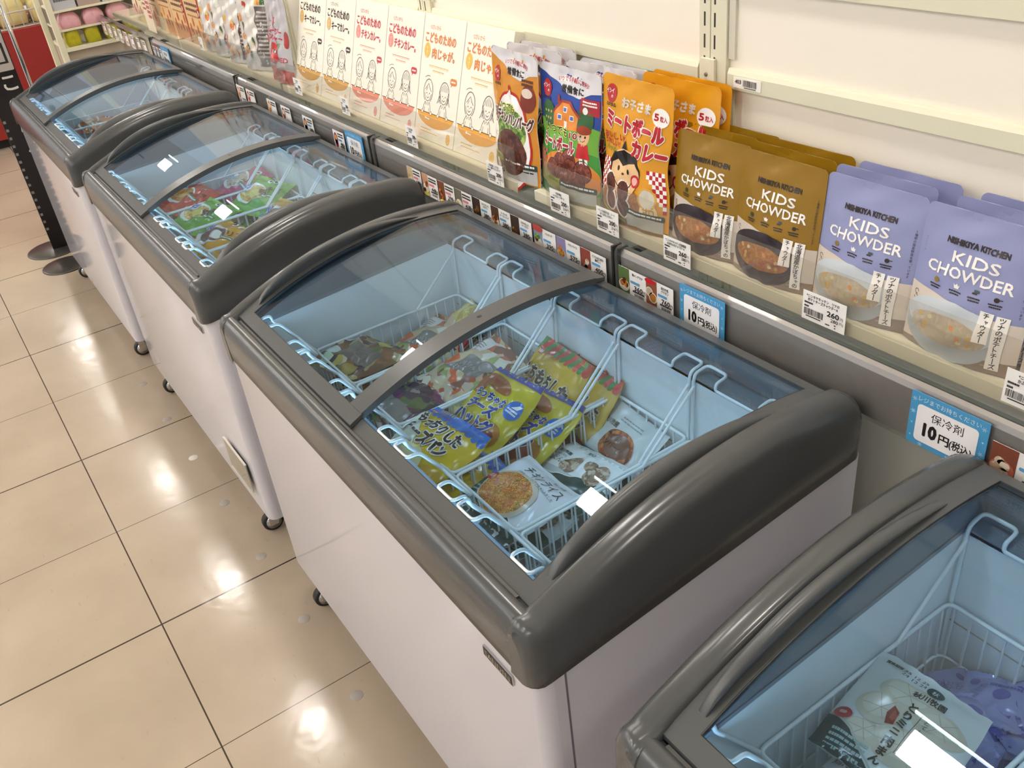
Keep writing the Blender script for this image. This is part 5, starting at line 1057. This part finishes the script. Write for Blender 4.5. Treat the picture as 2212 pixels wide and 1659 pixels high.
# red draped display with a wire basket of goods
m = MB((-7.3, .6, 0)); RED = pm('#8c1d15', rough=.75, noise=.10, nscale=6)
P = []
for j in range(9):
    z = .06 + .64 * j / 8; row = []
    for i in range(41):
        s = i / 40; row.append((-7.0 + .012 * math.sin(s * 38) * (1 - j / 8), -.3 + 1.7 * s, z))
    P.append(row)
m.grid(P, RED); m.box(-7.9, -7.002, -.3, 1.4, .64, .70, RED); m.box(-7.86, -7.06, -.25, 1.35, .0, .64, pm('#1d1817', rough=.6))
tag(m.build('draped_display', loc=(-7.3, .6, 0)), 'display table draped in bright red cloth at the far left', 'display table')
t = thing('goods_basket', 'pale wire basket on the red draped display', 'basket', (-7.3, .7, .70))
m = MB(t.location[:]); Wc = pm('#b9b2a0', rough=.5)
for z in (.705, .80, .90): m.tube([(-7.05, .05, z), (-7.05, 1.35, z), (-7.6, 1.35, z), (-7.6, .05, z)], .006, Wc, 5, True)
for i in range(22): y = .05 + 1.3 * i / 21; m.tube([(-7.05, y, .705), (-7.05, y, .90)], .004, Wc, 4)
for i in range(9): x = -7.6 + .55 * i / 8; m.tube([(x, .05, .90), (x, .05, .705), (x, 1.35, .705), (x, 1.35, .90)], .004, Wc, 4)
m.build('wire_frame', t)
def packet(x, y, z, a, b_, c, col, label, grp, name, cat, dome=.25, tip=0.0):
    m = MB((x, y, z)); rows = []
    for i in range(9):
        q = i / 8; rows.append([])
        for k in range(20):
            an = 2 * PI * k / 20; f = (1 - .10 * (2 * abs(q - .45)) ** 2.2) * (1 - dome * q ** 3)
            ca, sa = math.cos(an), math.sin(an); pw = lambda t: math.copysign(abs(t) ** .45, t)
            rows[-1].append((x + a * f * pw(ca) + .004 * math.sin(k * 2.1 + i), y + b_ * f * pw(sa), z + c * q + .003 * math.sin(k * 1.7)))
    m.grid([r + [r[0]] for r in rows], col); m.add(rows[0], [tuple(range(20))[::-1]], col); m.add(rows[-1], [tuple(range(20))], col)
    return tag(m.build(name, loc=(x, y, z)), label, cat, grp)
CRM = pm('#d8c88a', rough=.4, noise=.1, nscale=30); CRM2 = pm('#e6d9a8', rough=.35, noise=.1, nscale=20)
for i in range(6): packet(-7.20, .20 + .205 * i, .712, .09, .095, .17, CRM, 'cream packet in the wire basket on the red display, %s in line' % ORD[min(i, 4)] if i < 4 else 'cream packet at the right end of the wire basket on the red display', 'cream packets in the wire basket', 'goods_packet', 'packet')
for i in range(4): packet(-7.38, .25 + .30 * i, .80, .13, .14, .22, CRM2, 'pale yellow bag heaped in the wire basket on the red display', 'yellow bags heaped in the wire basket', 'goods_bag', 'bag', .5)
# end shelf standing across the row
PX = -5.36
t = thing('end_shelf', 'white shelf unit across the far end, holding yellow and pink packages', 'shelf', (PX - .15, 1.0, 0)); O = t.location[:]
m = MB(O); m.box(PX - .03, PX + .004, .772, .800, 0, 1.45, CREAM); m.box(PX - .36, PX - .33, .772, .80, 0, 1.45, CREAM); m.build('end_panel', t, bevel=.002)
for z0, z1 in ((.775, .795), (.872, .882), (.962, .972)):
    m = MB(O); m.box(PX - .34, PX, .80, 1.195, z0, z1, CREAM); m.build('board', t, bevel=.001)
m = MB(O); m.box(PX - .34, PX - .02, .80, 1.195, .02, .775, pm('#a89c8c', rough=.6)); m.build('plinth', t)
m = MB(O); m.box(PX - .345, PX - .335, .80, 1.195, .795, 1.45, pm('#b8aaa0', rough=.6)); m.build('back_panel', t)
for i in range(4): 
    m = MB(O); m.box(PX - .30, PX + .006, .905 + .1 * i - .0012, .905 + .1 * i + .0012, .795, .86, ACRYL); m.build('divider', t)
YP = pm('#b3ac18', rough=.35, noise=.15, nscale=30); PKP = pm('#d8a3ac', rough=.35, noise=.15, nscale=30)
for i in range(4): packet(PX - .05, .853 + .1 * i, .7955, .04, .038, .072, YP, 'mustard yellow packet on the far end shelf, %s from its left' % ORD[i].replace('leftmost', 'first'), 'yellow packets on the far end shelf', 'yellow_packet', 'packet', .05)
for i in range(3): packet(PX - .06, .865 + .12 * i, .8825, .05, .055, .070, PKP, 'pink bag on the far end shelf, %s from its left' % ORD[i].replace('leftmost', 'first'), 'pink bags on the far end shelf', 'pink_bag', 'bag', .35)
for i in range(3):
    x, y = PX - .10, .862 + .12 * i; m = MB((x, y, .9725)); m.box(x - .05, x + .09, y - .055, y + .055, .9725, 1.10, pm(('#b9bcc4', '#a8968f', '#b5b8bf')[i], rough=.45)); A = Art(.11, .1275); A.bars(.1, .5, .8, 2, .2, .10, pm('#5a5d66'), 2, i); A.apply(m, lambda u, v, o: (x + .09 + o, y - .055 + u, .9725 + v), dmax=.2)
    tag(m.build('grey_box', loc=(x, y, .9725)), 'grey printed box on the top board of the far end shelf, %s from its left' % ORD[i].replace('leftmost', 'first'), 'box', 'boxes on the far end shelf')
